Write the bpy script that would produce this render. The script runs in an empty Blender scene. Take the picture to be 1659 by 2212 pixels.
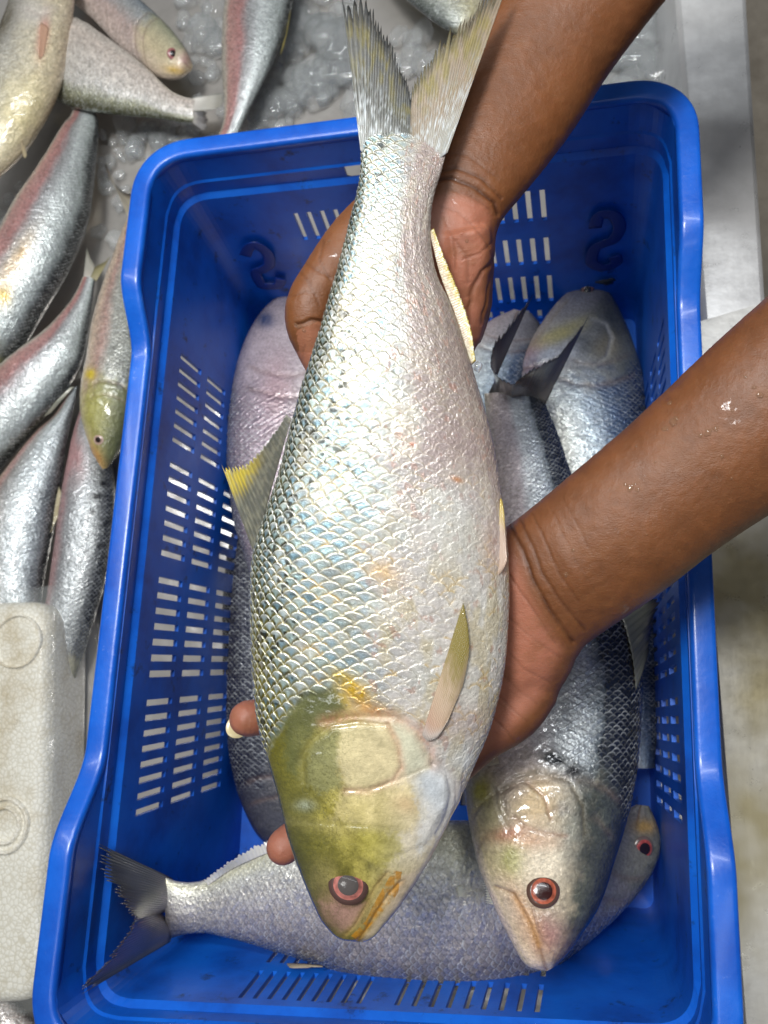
import bpy, math, random
import numpy as np
from mathutils import Vector, Matrix
random.seed(5); rng = np.random.default_rng(5)
S = bpy.context.scene
PI = math.pi

# ------------------------------------------------------------------ camera, light, exposure
H = 0.262                                    # height of the crate rim over the tray
CAMP = np.array([0.082061, -0.088497, 0.457562 + H])
def rodr(r):
    r = np.array(r, float); a = np.linalg.norm(r); k = r / a
    K = np.array([[0, -k[2], k[1]], [k[2], 0, -k[0]], [-k[1], k[0], 0]])
    return np.eye(3) + math.sin(a) * K + (1 - math.cos(a)) * K @ K
RC = rodr([-0.22301049, 0.17701437, -0.00256492]) @ np.diag([1., -1., -1.])     # world -> lens (x right, y down, z ahead)
AX = RC.T[:, 2]
F = 1640.0; CX, CY = 829.5, 1106.0
def ray(px, py):
    return RC.T @ np.array([(px - CX) / F, (py - CY) / F, 1.0])
def at_z(px, py, z):                         # the point of the horizontal level z seen along a ray
    r = ray(px, py); return CAMP + r * (z - CAMP[2]) / r[2]
def at_d(px, py, d):                         # the point d metres ahead
    return CAMP + ray(px, py) * d
def at_d_many(px, py, d):
    q = np.stack([(px - CX) / F * d, (py - CY) / F * d, d + 0 * px], -1)
    return CAMP + q @ RC
def to_px(P):
    q = (np.asarray(P) - CAMP) @ RC.T
    return CX + F * q[..., 0] / q[..., 2], CY + F * q[..., 1] / q[..., 2]

cam = bpy.data.cameras.new('camera'); cam_o = bpy.data.objects.new('camera', cam)
S.collection.objects.link(cam_o); S.camera = cam_o
M = np.eye(4); M[:3, 0] = RC.T[:, 0]; M[:3, 1] = -RC.T[:, 1]; M[:3, 2] = -RC.T[:, 2]; M[:3, 3] = CAMP
cam_o.matrix_world = Matrix(M.tolist())
cam.sensor_fit = 'VERTICAL'; cam.sensor_height = 36.0; cam.lens = 36.0 * F / 2212.0
cam.clip_start = 0.01; cam.clip_end = 50
cam.dof.use_dof = True; cam.dof.focus_distance = 0.365; cam.dof.aperture_fstop = 14

w = bpy.data.worlds.new('World'); S.world = w; w.use_nodes = True
bg = w.node_tree.nodes['Background']
bg.inputs[0].default_value = (0.96, 0.97, 1.0, 1); bg.inputs[1].default_value = 0.06

def area(name, loc, target, sx, sy, power, col):
    l = bpy.data.lights.new(name, 'AREA'); l.shape = 'ELLIPSE' if sx < 1 and sy < 1 else 'RECTANGLE'; l.size = sx; l.size_y = sy
    l.energy = power; l.color = col
    o = bpy.data.objects.new(name, l); S.collection.objects.link(o)
    o.location = loc
    o.rotation_euler = (Vector(target) - Vector(loc)).to_track_quat('-Z', 'Y').to_euler()
    return o
area('ceiling_lamp', (-0.14, 0.22, 1.70), (0.02, 0.0, 0.1), 0.34, 0.28, 16, (1.0, 0.985, 0.95))
for tx, ty, tw in ((0.15, 0.62, 10), (-0.55, 0.30, 6), (0.10, -0.62, 2)):  # overhead tubes added for streaky reflections on the wet fish
    area('streak_tube', (tx, ty, 1.62), (tx * .5, ty * .5, 0.2), 1.25 if tx > -.3 else .06, .06 if tx > -.3 else 1.25, tw, (0.94, 0.975, 1.0))

S.view_settings.view_transform = 'Standard'; S.view_settings.look = 'None'
S.view_settings.exposure = 0.0; S.view_settings.gamma = 1.0
S.cycles.max_bounces = 8

# ------------------------------------------------------------------ numpy helpers
_tab = rng.random((256, 256))
def vn(x, y, seed=0):
    x = np.asarray(x, float) + seed * 17.37; y = np.asarray(y, float) + seed * 31.13
    xi = np.floor(x).astype(int); yi = np.floor(y).astype(int)
    fx = x - xi; fy = y - yi; fx = fx * fx * (3 - 2 * fx); fy = fy * fy * (3 - 2 * fy)
    a = _tab[xi & 255, yi & 255]; b = _tab[(xi + 1) & 255, yi & 255]
    c = _tab[xi & 255, (yi + 1) & 255]; d = _tab[(xi + 1) & 255, (yi + 1) & 255]
    return (a * (1 - fx) + b * fx) * (1 - fy) + (c * (1 - fx) + d * fx) * fy
def fbm(x, y, seed=0, o=4):
    s = 0; a = .5; t = 0
    for k in range(o):
        s = s + a * vn(x * 2 ** k, y * 2 ** k, seed + k); t += a; a *= .5
    return s / t
def sstep(a, b, x):
    t = np.clip((x - a) / (b - a), 0, 1); return t * t * (3 - 2 * t)
def mixc(c, col, m):
    m = np.clip(m, 0, 1)[..., None]
    return c * (1 - m) + np.array(col) * m if np.ndim(col) == 1 else c * (1 - m) + col * m
def seg_dist(x, y, pts):
    d = np.full(np.shape(x), 1e9)
    for (x0, y0), (x1, y1) in zip(pts[:-1], pts[1:]):
        dx, dy = x1 - x0, y1 - y0; L = dx * dx + dy * dy + 1e-12
        t = np.clip(((x - x0) * dx + (y - y0) * dy) / L, 0, 1)
        d = np.minimum(d, np.hypot(x - x0 - t * dx, y - y0 - t * dy))
    return d
def in_poly(x, y, pts):
    r = np.zeros(np.shape(x), bool); n = len(pts)
    for i in range(n):
        x0, y0 = pts[i]; x1, y1 = pts[(i + 1) % n]
        c = ((y0 > y) != (y1 > y)) & (x < (x1 - x0) * (y - y0) / (y1 - y0 + 1e-12) + x0)
        r ^= c
    return r
def blob(x, y, cx, cy, rx, ry, ang=0):
    a = math.radians(ang); dx = x - cx; dy = y - cy
    u = (dx * math.cos(a) + dy * math.sin(a)) / rx; v = (-dx * math.sin(a) + dy * math.cos(a)) / ry
    return np.exp(-(u * u + v * v))
def catmull(pts, t):
    """pts (n,k) sampled evenly in t 0..1 -> values"""
    pts = np.asarray(pts, float); n = len(pts)
    L = np.r_[0, np.cumsum(np.linalg.norm(np.diff(pts[:, :2], axis=0), axis=1) ** .5 + 1e-9)]; L /= L[-1]
    m = np.zeros_like(pts)
    dl = np.diff(L)[:, None]; sl = np.diff(pts, axis=0) / dl
    m[0] = sl[0]; m[-1] = sl[-1]
    m[1:-1] = (sl[:-1] * dl[1:] + sl[1:] * dl[:-1]) / (dl[1:] + dl[:-1])
    i = np.clip(np.searchsorted(L, t, side='right') - 1, 0, n - 2)
    h = (L[i + 1] - L[i]); u = ((t - L[i]) / h)[:, None]; h = h[:, None]
    return ((2 * u**3 - 3 * u**2 + 1) * pts[i] + (u**3 - 2 * u**2 + u) * h * m[i]
            + (-2 * u**3 + 3 * u**2) * pts[i + 1] + (u**3 - u**2) * h * m[i + 1])

# ------------------------------------------------------------------ objects
COL = S.collection
def tag(o, label=None, cat=None, group=None, kind=None):
    if label: o['label'] = label
    if cat: o['category'] = cat
    if group: o['group'] = group
    if kind: o['kind'] = kind
    return o
def empty(name, loc, label, cat, group=None):
    o = bpy.data.objects.new(name, None); COL.objects.link(o); o.location = Vector(loc)
    o.empty_display_size = .02
    return tag(o, label, cat, group)
def mesh(name, V, Fs, mat, parent=None, smooth=True, col=None):
    """V world positions; parented objects keep world placement through the parent's inverse."""
    me = bpy.data.meshes.new(name)
    V = np.asarray(V, float)
    if parent is not None:
        r = parent
        while r.parent: r = r.parent
        V = V - np.array(r.location)
    else:
        org = (V.min(0) + V.max(0)) / 2; org[2] = V[:, 2].min(); V = V - org
    if isinstance(Fs, np.ndarray):
        n, k = Fs.shape
        me.vertices.add(len(V)); me.vertices.foreach_set('co', V.astype(np.float32).ravel())
        me.loops.add(n * k); me.loops.foreach_set('vertex_index', Fs.astype(np.int32).ravel())
        me.polygons.add(n); me.polygons.foreach_set('loop_start', np.arange(0, n * k, k, dtype=np.int32))
        me.update(calc_edges=True)
    else:
        me.from_pydata([tuple(v) for v in V], [], [tuple(int(i) for i in f) for f in Fs]); me.update()
    me.validate()
    me.polygons.foreach_set('use_smooth', [smooth] * len(me.polygons))
    if col is not None:
        a = me.color_attributes.new('Col', 'FLOAT_COLOR', 'POINT')
        col = np.asarray(col, np.float32)
        if col.shape[1] == 3: col = np.c_[col, np.ones(len(col))]
        a.data.foreach_set('color', col.astype(np.float32).ravel())
    o = bpy.data.objects.new(name, me); COL.objects.link(o)
    if mat: me.materials.append(mat)
    if parent is not None: o.parent = parent
    else: o.location = Vector(org)
    return o
def child_of(o, parent):                      # sub-part under a part (whose own origin is at its parent's)
    o.parent = parent; return o
def grid_faces(nu, nv, wrap=False, off=0):
    i = np.arange(nu - 1)[:, None]; j = np.arange(nv if wrap else nv - 1)[None, :]
    j2 = (j + 1) % nv
    return np.stack([i * nv + j, i * nv + j2, (i + 1) * nv + j2, (i + 1) * nv + j], -1).reshape(-1, 4) + off
def box_vf(p, ax, ay, az):
    p = np.array(p, float); V = [p + sx * ax + sy * ay + sz * az for sx in (-1, 1) for sy in (-1, 1) for sz in (-1, 1)]
    return V, [(0, 1, 3, 2), (4, 6, 7, 5), (0, 4, 5, 1), (2, 3, 7, 6), (0, 2, 6, 4), (1, 5, 7, 3)]
def modify(o, *mods):
    for t, kw in mods:
        m = o.modifiers.new(t.lower(), t)
        for k, v in kw.items(): setattr(m, k, v)
    return o
def bake(o):                                  # apply modifiers without operators
    dg = bpy.context.evaluated_depsgraph_get(); dg.update()
    me = bpy.data.meshes.new_from_object(o.evaluated_get(dg)); old = o.data
    o.modifiers.clear(); o.data = me; bpy.data.meshes.remove(old); me.name = o.name
    return o

# ------------------------------------------------------------------ materials
def nmat(name):
    m = bpy.data.materials.new(name); m.use_nodes = True
    nt = m.node_tree; b = nt.nodes['Principled BSDF']
    return m, nt, b
def noise(nt, scale, detail=4, rough=.6, coord='Object', vec=None, stretch=None):
    n = nt.nodes.new('ShaderNodeTexNoise'); n.inputs['Scale'].default_value = scale
    n.inputs['Detail'].default_value = detail; n.inputs['Roughness'].default_value = rough
    tc = nt.nodes.new('ShaderNodeTexCoord'); out = tc.outputs[coord]
    if stretch:
        mp = nt.nodes.new('ShaderNodeMapping'); mp.inputs['Scale'].default_value = stretch
        if len(stretch) > 3: pass
        nt.links.new(out, mp.inputs['Vector']); out = mp.outputs[0]
    nt.links.new(out, n.inputs['Vector']); return n
def ramp(nt, src, stops):
    r = nt.nodes.new('ShaderNodeValToRGB'); e = r.color_ramp.elements
    while len(e) < len(stops): e.new(.5)
    for el, (p, c) in zip(e, stops):
        el.position = p; el.color = (*c, 1) if len(c) == 3 else c
    nt.links.new(src, r.inputs[0]); return r
def bump(nt, b, src, strength, dist, prev=None):
    n = nt.nodes.new('ShaderNodeBump'); n.inputs['Strength'].default_value = strength
    n.inputs['Distance'].default_value = dist; nt.links.new(src, n.inputs['Height'])
    if prev: nt.links.new(prev.outputs[0], n.inputs['Normal'])
    nt.links.new(n.outputs[0], b.inputs['Normal']); return n
def attr_mat(name, rough=.35, metal=0., coat=0., coat_rough=.06, sss=0., ssr=(.01, .004, .002), bumps=(), tint=None, alpha_metal=False, spec=.5):
    m, nt, b = nmat(name)
    a = nt.nodes.new('ShaderNodeVertexColor'); a.layer_name = 'Col'
    csrc = a.outputs['Color']
    if tint:
        sc, lo, hi = tint
        n = noise(nt, sc, 5, .65); r = ramp(nt, n.outputs[0], [(.3, (lo,) * 3), (.7, (hi,) * 3)])
        mx = nt.nodes.new('ShaderNodeMix'); mx.data_type = 'RGBA'; mx.blend_type = 'MULTIPLY'; mx.inputs[0].default_value = 1
        nt.links.new(csrc, mx.inputs[6]); nt.links.new(r.outputs[0], mx.inputs[7]); csrc = mx.outputs[2]
    nt.links.new(csrc, b.inputs['Base Color'])
    b.inputs['Roughness'].default_value = rough; b.inputs['Metallic'].default_value = metal
    if alpha_metal: nt.links.new(a.outputs['Alpha'], b.inputs['Metallic'])
    b.inputs['Coat Weight'].default_value = coat; b.inputs['Coat Roughness'].default_value = coat_rough
    b.inputs['Specular IOR Level'].default_value = spec
    if sss:
        b.inputs['Subsurface Weight'].default_value = sss; b.inputs['Subsurface Radius'].default_value = ssr
        b.inputs['Subsurface Scale'].default_value = 1.0
    prev = None
    for sc, st, di in bumps:
        prev = bump(nt, b, noise(nt, sc, 4, .6).outputs[0], st, di, prev)
    return m
M_FISH = attr_mat('wet_fish_skin', rough=.24, coat=.8, coat_rough=.05, alpha_metal=True, tint=(600, .84, 1.1), bumps=((240, .16, .0012), (700, .45, .0006), (1600, .45, .0004)))
M_FISH2 = attr_mat('wet_fish_skin_scaled', rough=.22, coat=.6, coat_rough=.07, alpha_metal=True, tint=(450, .7, 1.25), bumps=((260, .5, .0016), (700, .6, .0009)))
M_FIN = attr_mat('fin_membrane', rough=.28, coat=.5, coat_rough=.08, sss=.15, bumps=((500, .3, .0005),))
M_EYE = attr_mat('eye_gloss', rough=.22, coat=.6, coat_rough=.12, bumps=((300, .25, .001),))
M_HAZE = attr_mat('clouded_eye', rough=.55, coat=.10, coat_rough=.06, spec=.25, bumps=((260, .2, .001),))
M_FINT = attr_mat('thin_fin', rough=.25, coat=.6, coat_rough=.06, bumps=((600, .3, .0004),)); M_FINT.node_tree.nodes['Principled BSDF'].inputs['Alpha'].default_value = .66
# ------------------------------------------------------------------ steel tray and what lies beyond it
def wet_steel(name, base, rough, refl_tint=None):
    m, nt, b = nmat(name)
    n1 = noise(nt, 9, 6, .65); r = ramp(nt, n1.outputs[0], [(.30, tuple(c * .78 for c in base)), (.52, base), (.75, tuple(min(1, c * 1.12) for c in base))])
    out = r.outputs[0]
    if refl_tint:
        n3 = noise(nt, 3.2, 5, .6); rs = ramp(nt, n3.outputs[0], [(.45, (0, 0, 0)), (.62, (1, 1, 1))])
        mx = nt.nodes.new('ShaderNodeMix'); mx.data_type = 'RGBA'; nt.links.new(rs.outputs[0], mx.inputs[0])
        nt.links.new(out, mx.inputs[6]); mx.inputs[7].default_value = (*refl_tint, 1); out = mx.outputs[2]
    nt.links.new(out, b.inputs['Base Color'])
    b.inputs['Metallic'].default_value = .45
    n2 = noise(nt, 40, 6, .7); r2 = ramp(nt, n2.outputs[0], [(.3, (rough * .7,) * 3), (.7, (rough * 1.4,) * 3)])
    nt.links.new(r2.outputs[0], b.inputs['Roughness'])
    n4 = noise(nt, 220, 3, .6, stretch=(1, .08, 1)); p = bump(nt, b, n4.outputs[0], .12, .0006)
    bump(nt, b, noise(nt, 30, 4, .6).outputs[0], .25, .002, p)
    return m
M_TRAY = wet_steel('wet_tray_steel', (.54, .515, .485), .18)
M_FLANGE = wet_steel('brushed_steel', (.80, .80, .80), .34)
M_FLANGE2 = wet_steel('brushed_steel_olive_reflection', (.78, .77, .74), .32, (.38, .33, .20))  # patchy olive brown reflection put into the steel's colour
M_FLOOR, nt, b = nmat('wet_concrete')
r = ramp(nt, noise(nt, 14, 6, .7).outputs[0], [(.3, (.30, .26, .21)), (.7, (.48, .43, .36))]); nt.links.new(r.outputs[0], b.inputs['Base Color'])
b.inputs['Roughness'].default_value = .3; bump(nt, b, noise(nt, 60, 4).outputs[0], .4, .004)

FZ = 0.085                                                            # height of the tray flange
xi = at_z(1455, 100, FZ)[0]                                           # inner edge of the flange
xo0 = at_z(1613, 0, FZ); xo1 = at_z(1652, 620, FZ)
def outx(y): return xo0[0] + (xo1[0] - xo0[0]) * (y - xo0[1]) / (xo1[1] - xo0[1])
def sheet(name, pts, mat, kind='structure', label=None):
    V = [tuple(p) for p in pts]; o = mesh(name, V, [tuple(range(len(V)))], mat, smooth=False); return tag(o, kind=kind, label=label)
# undulating tray floor with water film
nx, ny = 220, 220
X, Y = np.meshgrid(np.linspace(-.9, xi, nx), np.linspace(-.75, .95, ny), indexing='ij')
Z = .0035 * (fbm(X * 14, Y * 14, 3) - .5) + .0016 * (fbm(X * 45, Y * 45, 8) - .5)
tag(mesh('tray_floor', np.stack([X, Y, Z], -1).reshape(-1, 3), grid_faces(nx, ny)[:, ::-1], M_TRAY), kind='structure')
# tray wall, flange and outer lip as one folded sheet
ys = np.linspace(-.75, .95, 90)
prof = []
for y in ys:
    wob = .0012 * (vn(np.array(y * 9), 0.3, 2) - .5)
    prof.append([(xi, y, -.002), (xi + .004, y, .03), (xi + .006, y, FZ - .006), (xi + .010, y, FZ + wob), (xi + .03, y, FZ + wob * 2), (outx(y) - .004, y, FZ), (outx(y), y, FZ - .003), (outx(y) + .001, y, FZ - .045)])
V = np.array(prof, float); n, k, _ = V.shape
tag(modify(mesh('tray_rim', V.reshape(-1, 3), grid_faces(n, k), M_FLANGE), ('SOLIDIFY', dict(thickness=.0015, offset=-1)), ('BEVEL', dict(width=.001, segments=2))), kind='structure')
# second sheet of stainless steel that continues along the right, lower part
p0 = at_z(1500, 690, FZ + .003)
q = [(xi - .004, p0[1] - .004, FZ + .0035), (xi - .004, -.75, FZ + .0035), (.95, -.75, FZ + .0035), (.95, at_z(1900, 660, FZ)[1] - .03, FZ + .0035), (outx(p0[1]) + .001, p0[1] + .012, FZ + .0035)]
tag(modify(mesh('steel_counter', q, [(0, 1, 2, 3, 4)], M_FLANGE2, smooth=False), ('SOLIDIFY', dict(thickness=.002, offset=-1))), kind='structure')
sheet('floor', [(-3, -3, -.75), (3, -3, -.75), (3, 3, -.75), (-3, 3, -.75)], M_FLOOR)

# ------------------------------------------------------------------ blue crate
M_BLUE, nt, b = nmat('blue_plastic')
n = noise(nt, 18, 6, .6); r = ramp(nt, n.outputs[0], [(.28, (.0015, .052, .34)), (.5, (.002, .112, .60)), (.78, (.005, .165, .74))])
nd = noise(nt, 55, 5, .72); rd = ramp(nt, nd.outputs[0], [(.60, (0, 0, 0)), (.72, (1, 1, 1))])
mx = nt.nodes.new('ShaderNodeMix'); mx.data_type = 'RGBA'; nt.links.new(rd.outputs[0], mx.inputs[0]); nt.links.new(r.outputs[0], mx.inputs[6]); mx.inputs[7].default_value = (.006, .018, .07, 1)
nt.links.new(mx.outputs[2], b.inputs['Base Color'])
b.inputs['Roughness'].default_value = .42; b.inputs['Coat Weight'].default_value = .12; b.inputs['Coat Roughness'].default_value = .15
p = bump(nt, b, noise(nt, 320, 3).outputs[0], .10, .0006); bump(nt, b, noise(nt, 25, 4).outputs[0], .3, .002, p)
M_RIM, nt, b = nmat('blue_plastic_scuffed')
n = noise(nt, 22, 6, .6); r = ramp(nt, n.outputs[0], [(.3, (.003, .065, .42)), (.6, (.006, .120, .62)), (.8, (.03, .18, .74))])
nw = noise(nt, 260, 5, .75); rw = ramp(nt, nw.outputs[0], [(.62, (0, 0, 0)), (.74, (1, 1, 1))])
nb_ = noise(nt, 11, 4, .6); rb = ramp(nt, nb_.outputs[0], [(.48, (0, 0, 0)), (.66, (.75, .75, .75))])
mm = nt.nodes.new('ShaderNodeMath'); mm.operation = 'MULTIPLY'; nt.links.new(rw.outputs[0], mm.inputs[0]); nt.links.new(rb.outputs[0], mm.inputs[1])
mx = nt.nodes.new('ShaderNodeMix'); mx.data_type = 'RGBA'; nt.links.new(mm.outputs[0], mx.inputs[0]); nt.links.new(r.outputs[0], mx.inputs[6]); mx.inputs[7].default_value = (.32, .42, .75, 1)
nt.links.new(mx.outputs[2], b.inputs['Base Color'])
b.inputs['Roughness'].default_value = .33; b.inputs['Coat Weight'].default_value = .3; b.inputs['Coat Roughness'].default_value = .15
p = bump(nt, b, nw.outputs[0], .25, .0008); bump(nt, b, noise(nt, 30, 4).outputs[0], .25, .002, p)

T4 = [at_z(*p, H) for p in ((339, 355), (1447, 216), (1532, 2300), (120, 2235))]
B4 = [at_z(*p, .004) for p in ((585, 715), (1372, 690), (1412, 1962), (515, 1905))]
T4 = np.array(T4); B4 = np.array(B4)
print('crate top', T4.round(3).tolist(), 'floor', B4.round(3).tolist())
RT, RB = .026, .009
def rounded(Q, R, fr):                                               # point of a rounded quad: fr = (side, f) f in 0..1 on the side, or corner arcs
    side, f = fr
    def ends(k):
        a, b_ = Q[k], Q[(k + 1) % 4]; u = (b_ - a) / np.linalg.norm(b_ - a); return a + u * R, b_ - u * R
    if side < 10:
        a, b_ = ends(side); return a * (1 - f) + b_ * f
    k = side - 10                                                    # the corner after side k
    p0 = ends(k)[1]; c = Q[(k + 1) % 4]; p2 = ends((k + 1) % 4)[0]
    t = f; return (1 - t) ** 2 * p0 + 2 * t * (1 - t) * c + t * t * p2
# sides: 0 far, 1 right, 2 near, 3 left ; slots: (side, f0, f1, w0, w1)
slots = []
def slot_group(side, fa, fb, n, rows, duty=.42):
    p = (fb - fa) / (n - 1 + duty)
    for w0, w1 in rows:
        for k in range(n): slots.append((side, fa + k * p, fa + k * p + p * duty, w0, w1))
def wall_fw(side, px, py):                                           # where on a wall a ray lands: for measuring the pattern
    a, b_, c = T4[side], T4[(side + 1) % 4], B4[side]; nrm = np.cross(b_ - a, c - a)
    r = ray(px, py); P = CAMP + r * (np.dot(a - CAMP, nrm) / np.dot(r, nrm))
    w_ = P[2] / H; lo = B4[side] * (1 - w_) + T4[side] * w_; hi = B4[(side + 1) % 4] * (1 - w_) + T4[(side + 1) % 4] * w_
    return float(np.dot(P - lo, hi - lo) / np.dot(hi - lo, hi - lo)), float(w_)
if 'MEASURE' in globals():
    for nm, sd, pts in (('left', 3, [(333,1360),(391,1366),(405,1380),(452,1383),(470,1365),(400,740),(443,785),(463,820),(497,845),(375,985),(420,1035),(385,915),(425,940),(350,1190),(395,1195),(345,1255),(395,1268),(415,1275),(462,1285),(325,1468),(380,1468),(318,1545),(378,1545),(300,1780),(362,1762),(382,1760),(435,1740)]),
                       ('far', 0, [(605,458),(637,510),(700,448),(1200,405),(1200,462),(1197,497),(1197,550),(1196,576),(1196,628),(1194,650),(1075,580),(1165,405),(723,370),(735,388),(1255,500),(1395,500)]),
                       ('near', 2, [(485,2180),(543,2120),(805,2110),(770,2175),(893,2120),(866,2170),(1213,2180),(1213,2130),(560,2095),(590,2065),(1205,2070)])):
        for p_ in pts: print(nm, p_, [round(v, 3) for v in wall_fw(sd, *p_)])
slot_group(3, .155, .305, 8, ((.60, .745), (.405, .55), (.21, .35)))
for a_, b_ in ((.335, .475), (.505, .645), (.675, .815)): slot_group(3, a_, b_, 7, ((.60, .745), (.405, .55), (.21, .35)))
for a_, b_ in ((.185, .325), (.355, .495), (.525, .665), (.695, .845)): slot_group(1, a_, b_, 7, ((.60, .745), (.405, .55), (.21, .35)))
far_rows = ((.59, .725), (.37, .505), (.145, .30), (.03, .085))
slot_group(0, .19, .475, 9, far_rows, .36); slot_group(0, .525, .81, 9, far_rows, .36)
slots.append((0, .352, .66, .845, .893))
near_rows = ((.65, .80), (.46, .60), (.25, .40))
slot_group(2, .20, .475, 9, near_rows, .32); slot_group(2, .54, .79, 9, near_rows, .32)
DIP = .026
def top_w(side, f):
    if side == 3: k = sstep(.13, .25, f) * (1 - sstep(.775, .88, f))
    elif side == 1: k = sstep(.12, .225, f) * (1 - sstep(.76, .88, f))
    else: k = 0
    return 1 - DIP / H * k
wl = sorted({0., .02, .83, .845, .893, .90, 1.0} | {round(s[3], 4) for s in slots} | {round(s[4], 4) for s in slots})
wl = [v for i, v in enumerate(wl)]
ul = []
for sd in range(4):
    us = sorted({0., 1.} | {round(s[1], 4) for s in slots if s[0] == sd} | {round(s[2], 4) for s in slots if s[0] == sd} | set(np.linspace(0, 1, 30).round(4).tolist()))
    ul += [(sd, u) for u in us] + [(10 + sd, u) for u in np.linspace(0, 1, 10)[1:-1]]
cen = (T4.mean(0) + B4.mean(0)) / 2
Vw = []
for fr in ul:
    lo = rounded(B4, RB, fr); hi = rounded(T4, RT, fr); wt = top_w(*fr)
    out = (hi - cen); out[2] = 0
    if fr[0] < 10:
        e = T4[(fr[0] + 1) % 4] - T4[fr[0]]; n_ = np.array([e[1], -e[0], 0]); n_ /= np.linalg.norm(n_); n_ *= np.sign(np.dot(n_, out)); 
    else: n_ = out / np.linalg.norm(out)
    for w_ in wl:
        ww = w_ if w_ <= .893 else .893 + (w_ - .893) / (1 - .893) * (wt - .893)
        off = .0035 * sstep(.83, .845, w_) - .0012 * (abs(w_ - .895) < .004)
        Vw.append(lo * (1 - ww) + hi * ww + n_ * off)
Vw = np.array(Vw); nu, nw_ = len(ul), len(wl)
Fw = []
for i in range(nu):
    i2 = (i + 1) % nu
    a_, b_ = ul[i], ul[i2]
    for j in range(nw_ - 1):
        if a_[0] < 10 and b_[0] == a_[0]:
            um = (a_[1] + b_[1]) / 2; wm = (wl[j] + wl[j + 1]) / 2
            if any(s[0] == a_[0] and s[1] < um < s[2] and s[3] < wm < s[4] for s in slots): continue
        Fw.append((i * nw_ + j, i2 * nw_ + j, i2 * nw_ + j + 1, i * nw_ + j + 1))
base = (B4[0] + B4[2]) / 2
crate = empty('plastic_crate', (base[0], base[1], 0), 'blue slotted plastic crate holding fresh silver fish', 'crate')
wall_o = mesh('wall', Vw, np.array(Fw), M_BLUE, crate, smooth=False)
modify(wall_o, ('SOLIDIFY', dict(thickness=.0032, offset=-1)), ('BEVEL', dict(width=.0006, segments=1, limit_method='ANGLE', angle_limit=.9)))
# rim: profile swept along the top edge
prof = [(.0, -.005), (-.0006, .0), (.0004, .0022), (.0016, .0028), (.0030, .0030), (.0112, .0031), (.0130, .0028), (.0139, .0018), (.0142, .0), (.0142, -.013), (.0125, -.013), (.0120, -.001)]
cl = []
for sd in range(4):
    cl += [(sd, u) for u in np.linspace(0, 1, 90)[:-1]] + [(10 + sd, u) for u in np.linspace(0, 1, 14)[:-1]]
path = []
for fr in cl:
    lo = rounded(B4, RB, fr); hi = rounded(T4, RT, fr); ww = top_w(*fr); path.append(lo * (1 - ww) + hi * ww)
path = np.array(path); tg = np.roll(path, -1, 0) - np.roll(path, 1, 0); nn = np.stack([tg[:, 1], -tg[:, 0], 0 * tg[:, 0]], 1); nn /= np.linalg.norm(nn, axis=1)[:, None]
if np.dot(nn[10], path[10] - cen) < 0: nn = -nn
nn[:] = -nn if False else nn
R_ = []
for i in range(len(path)):
    for (o_, u_) in prof: R_.append(path[i] + nn[i] * (o_ + .0032) + np.array([0, 0, u_]))
R_ = np.array(R_); k = len(prof)
f_ = grid_faces(len(path), k, wrap=True); lastf = np.array([[(len(path) - 1) * k + j, (len(path) - 1) * k + (j + 1) % k, (j + 1) % k, j] for j in range(k)])
mesh('rim', R_, np.r_[f_, lastf], M_RIM, crate)
# floor of the crate with rows of slots
fl = []
nx_, ny_ = 46, 66
xs_f = np.linspace(0, 1, nx_); ys_f = np.linspace(0, 1, ny_)
Vf = [(B4[0] * (1 - a_) + B4[1] * a_) * (1 - b_) + (B4[3] * (1 - a_) + B4[2] * a_) * b_ for b_ in ys_f for a_ in xs_f]
Ff = []
for j in range(ny_ - 1):
    for i in range(nx_ - 1):
        if i % 2 == 1 and (j % 8) not in (0, 1) and 3 < i < nx_ - 5 and i not in (21, 23) and 3 < j < ny_ - 5 and not (30 < j < 34): continue
        Ff.append((j * nx_ + i, j * nx_ + i + 1, (j + 1) * nx_ + i + 1, (j + 1) * nx_ + i))
modify(mesh('base', np.array(Vf), np.array(Ff), M_BLUE, crate, smooth=False), ('SOLIDIFY', dict(thickness=.003, offset=0)))
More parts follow.
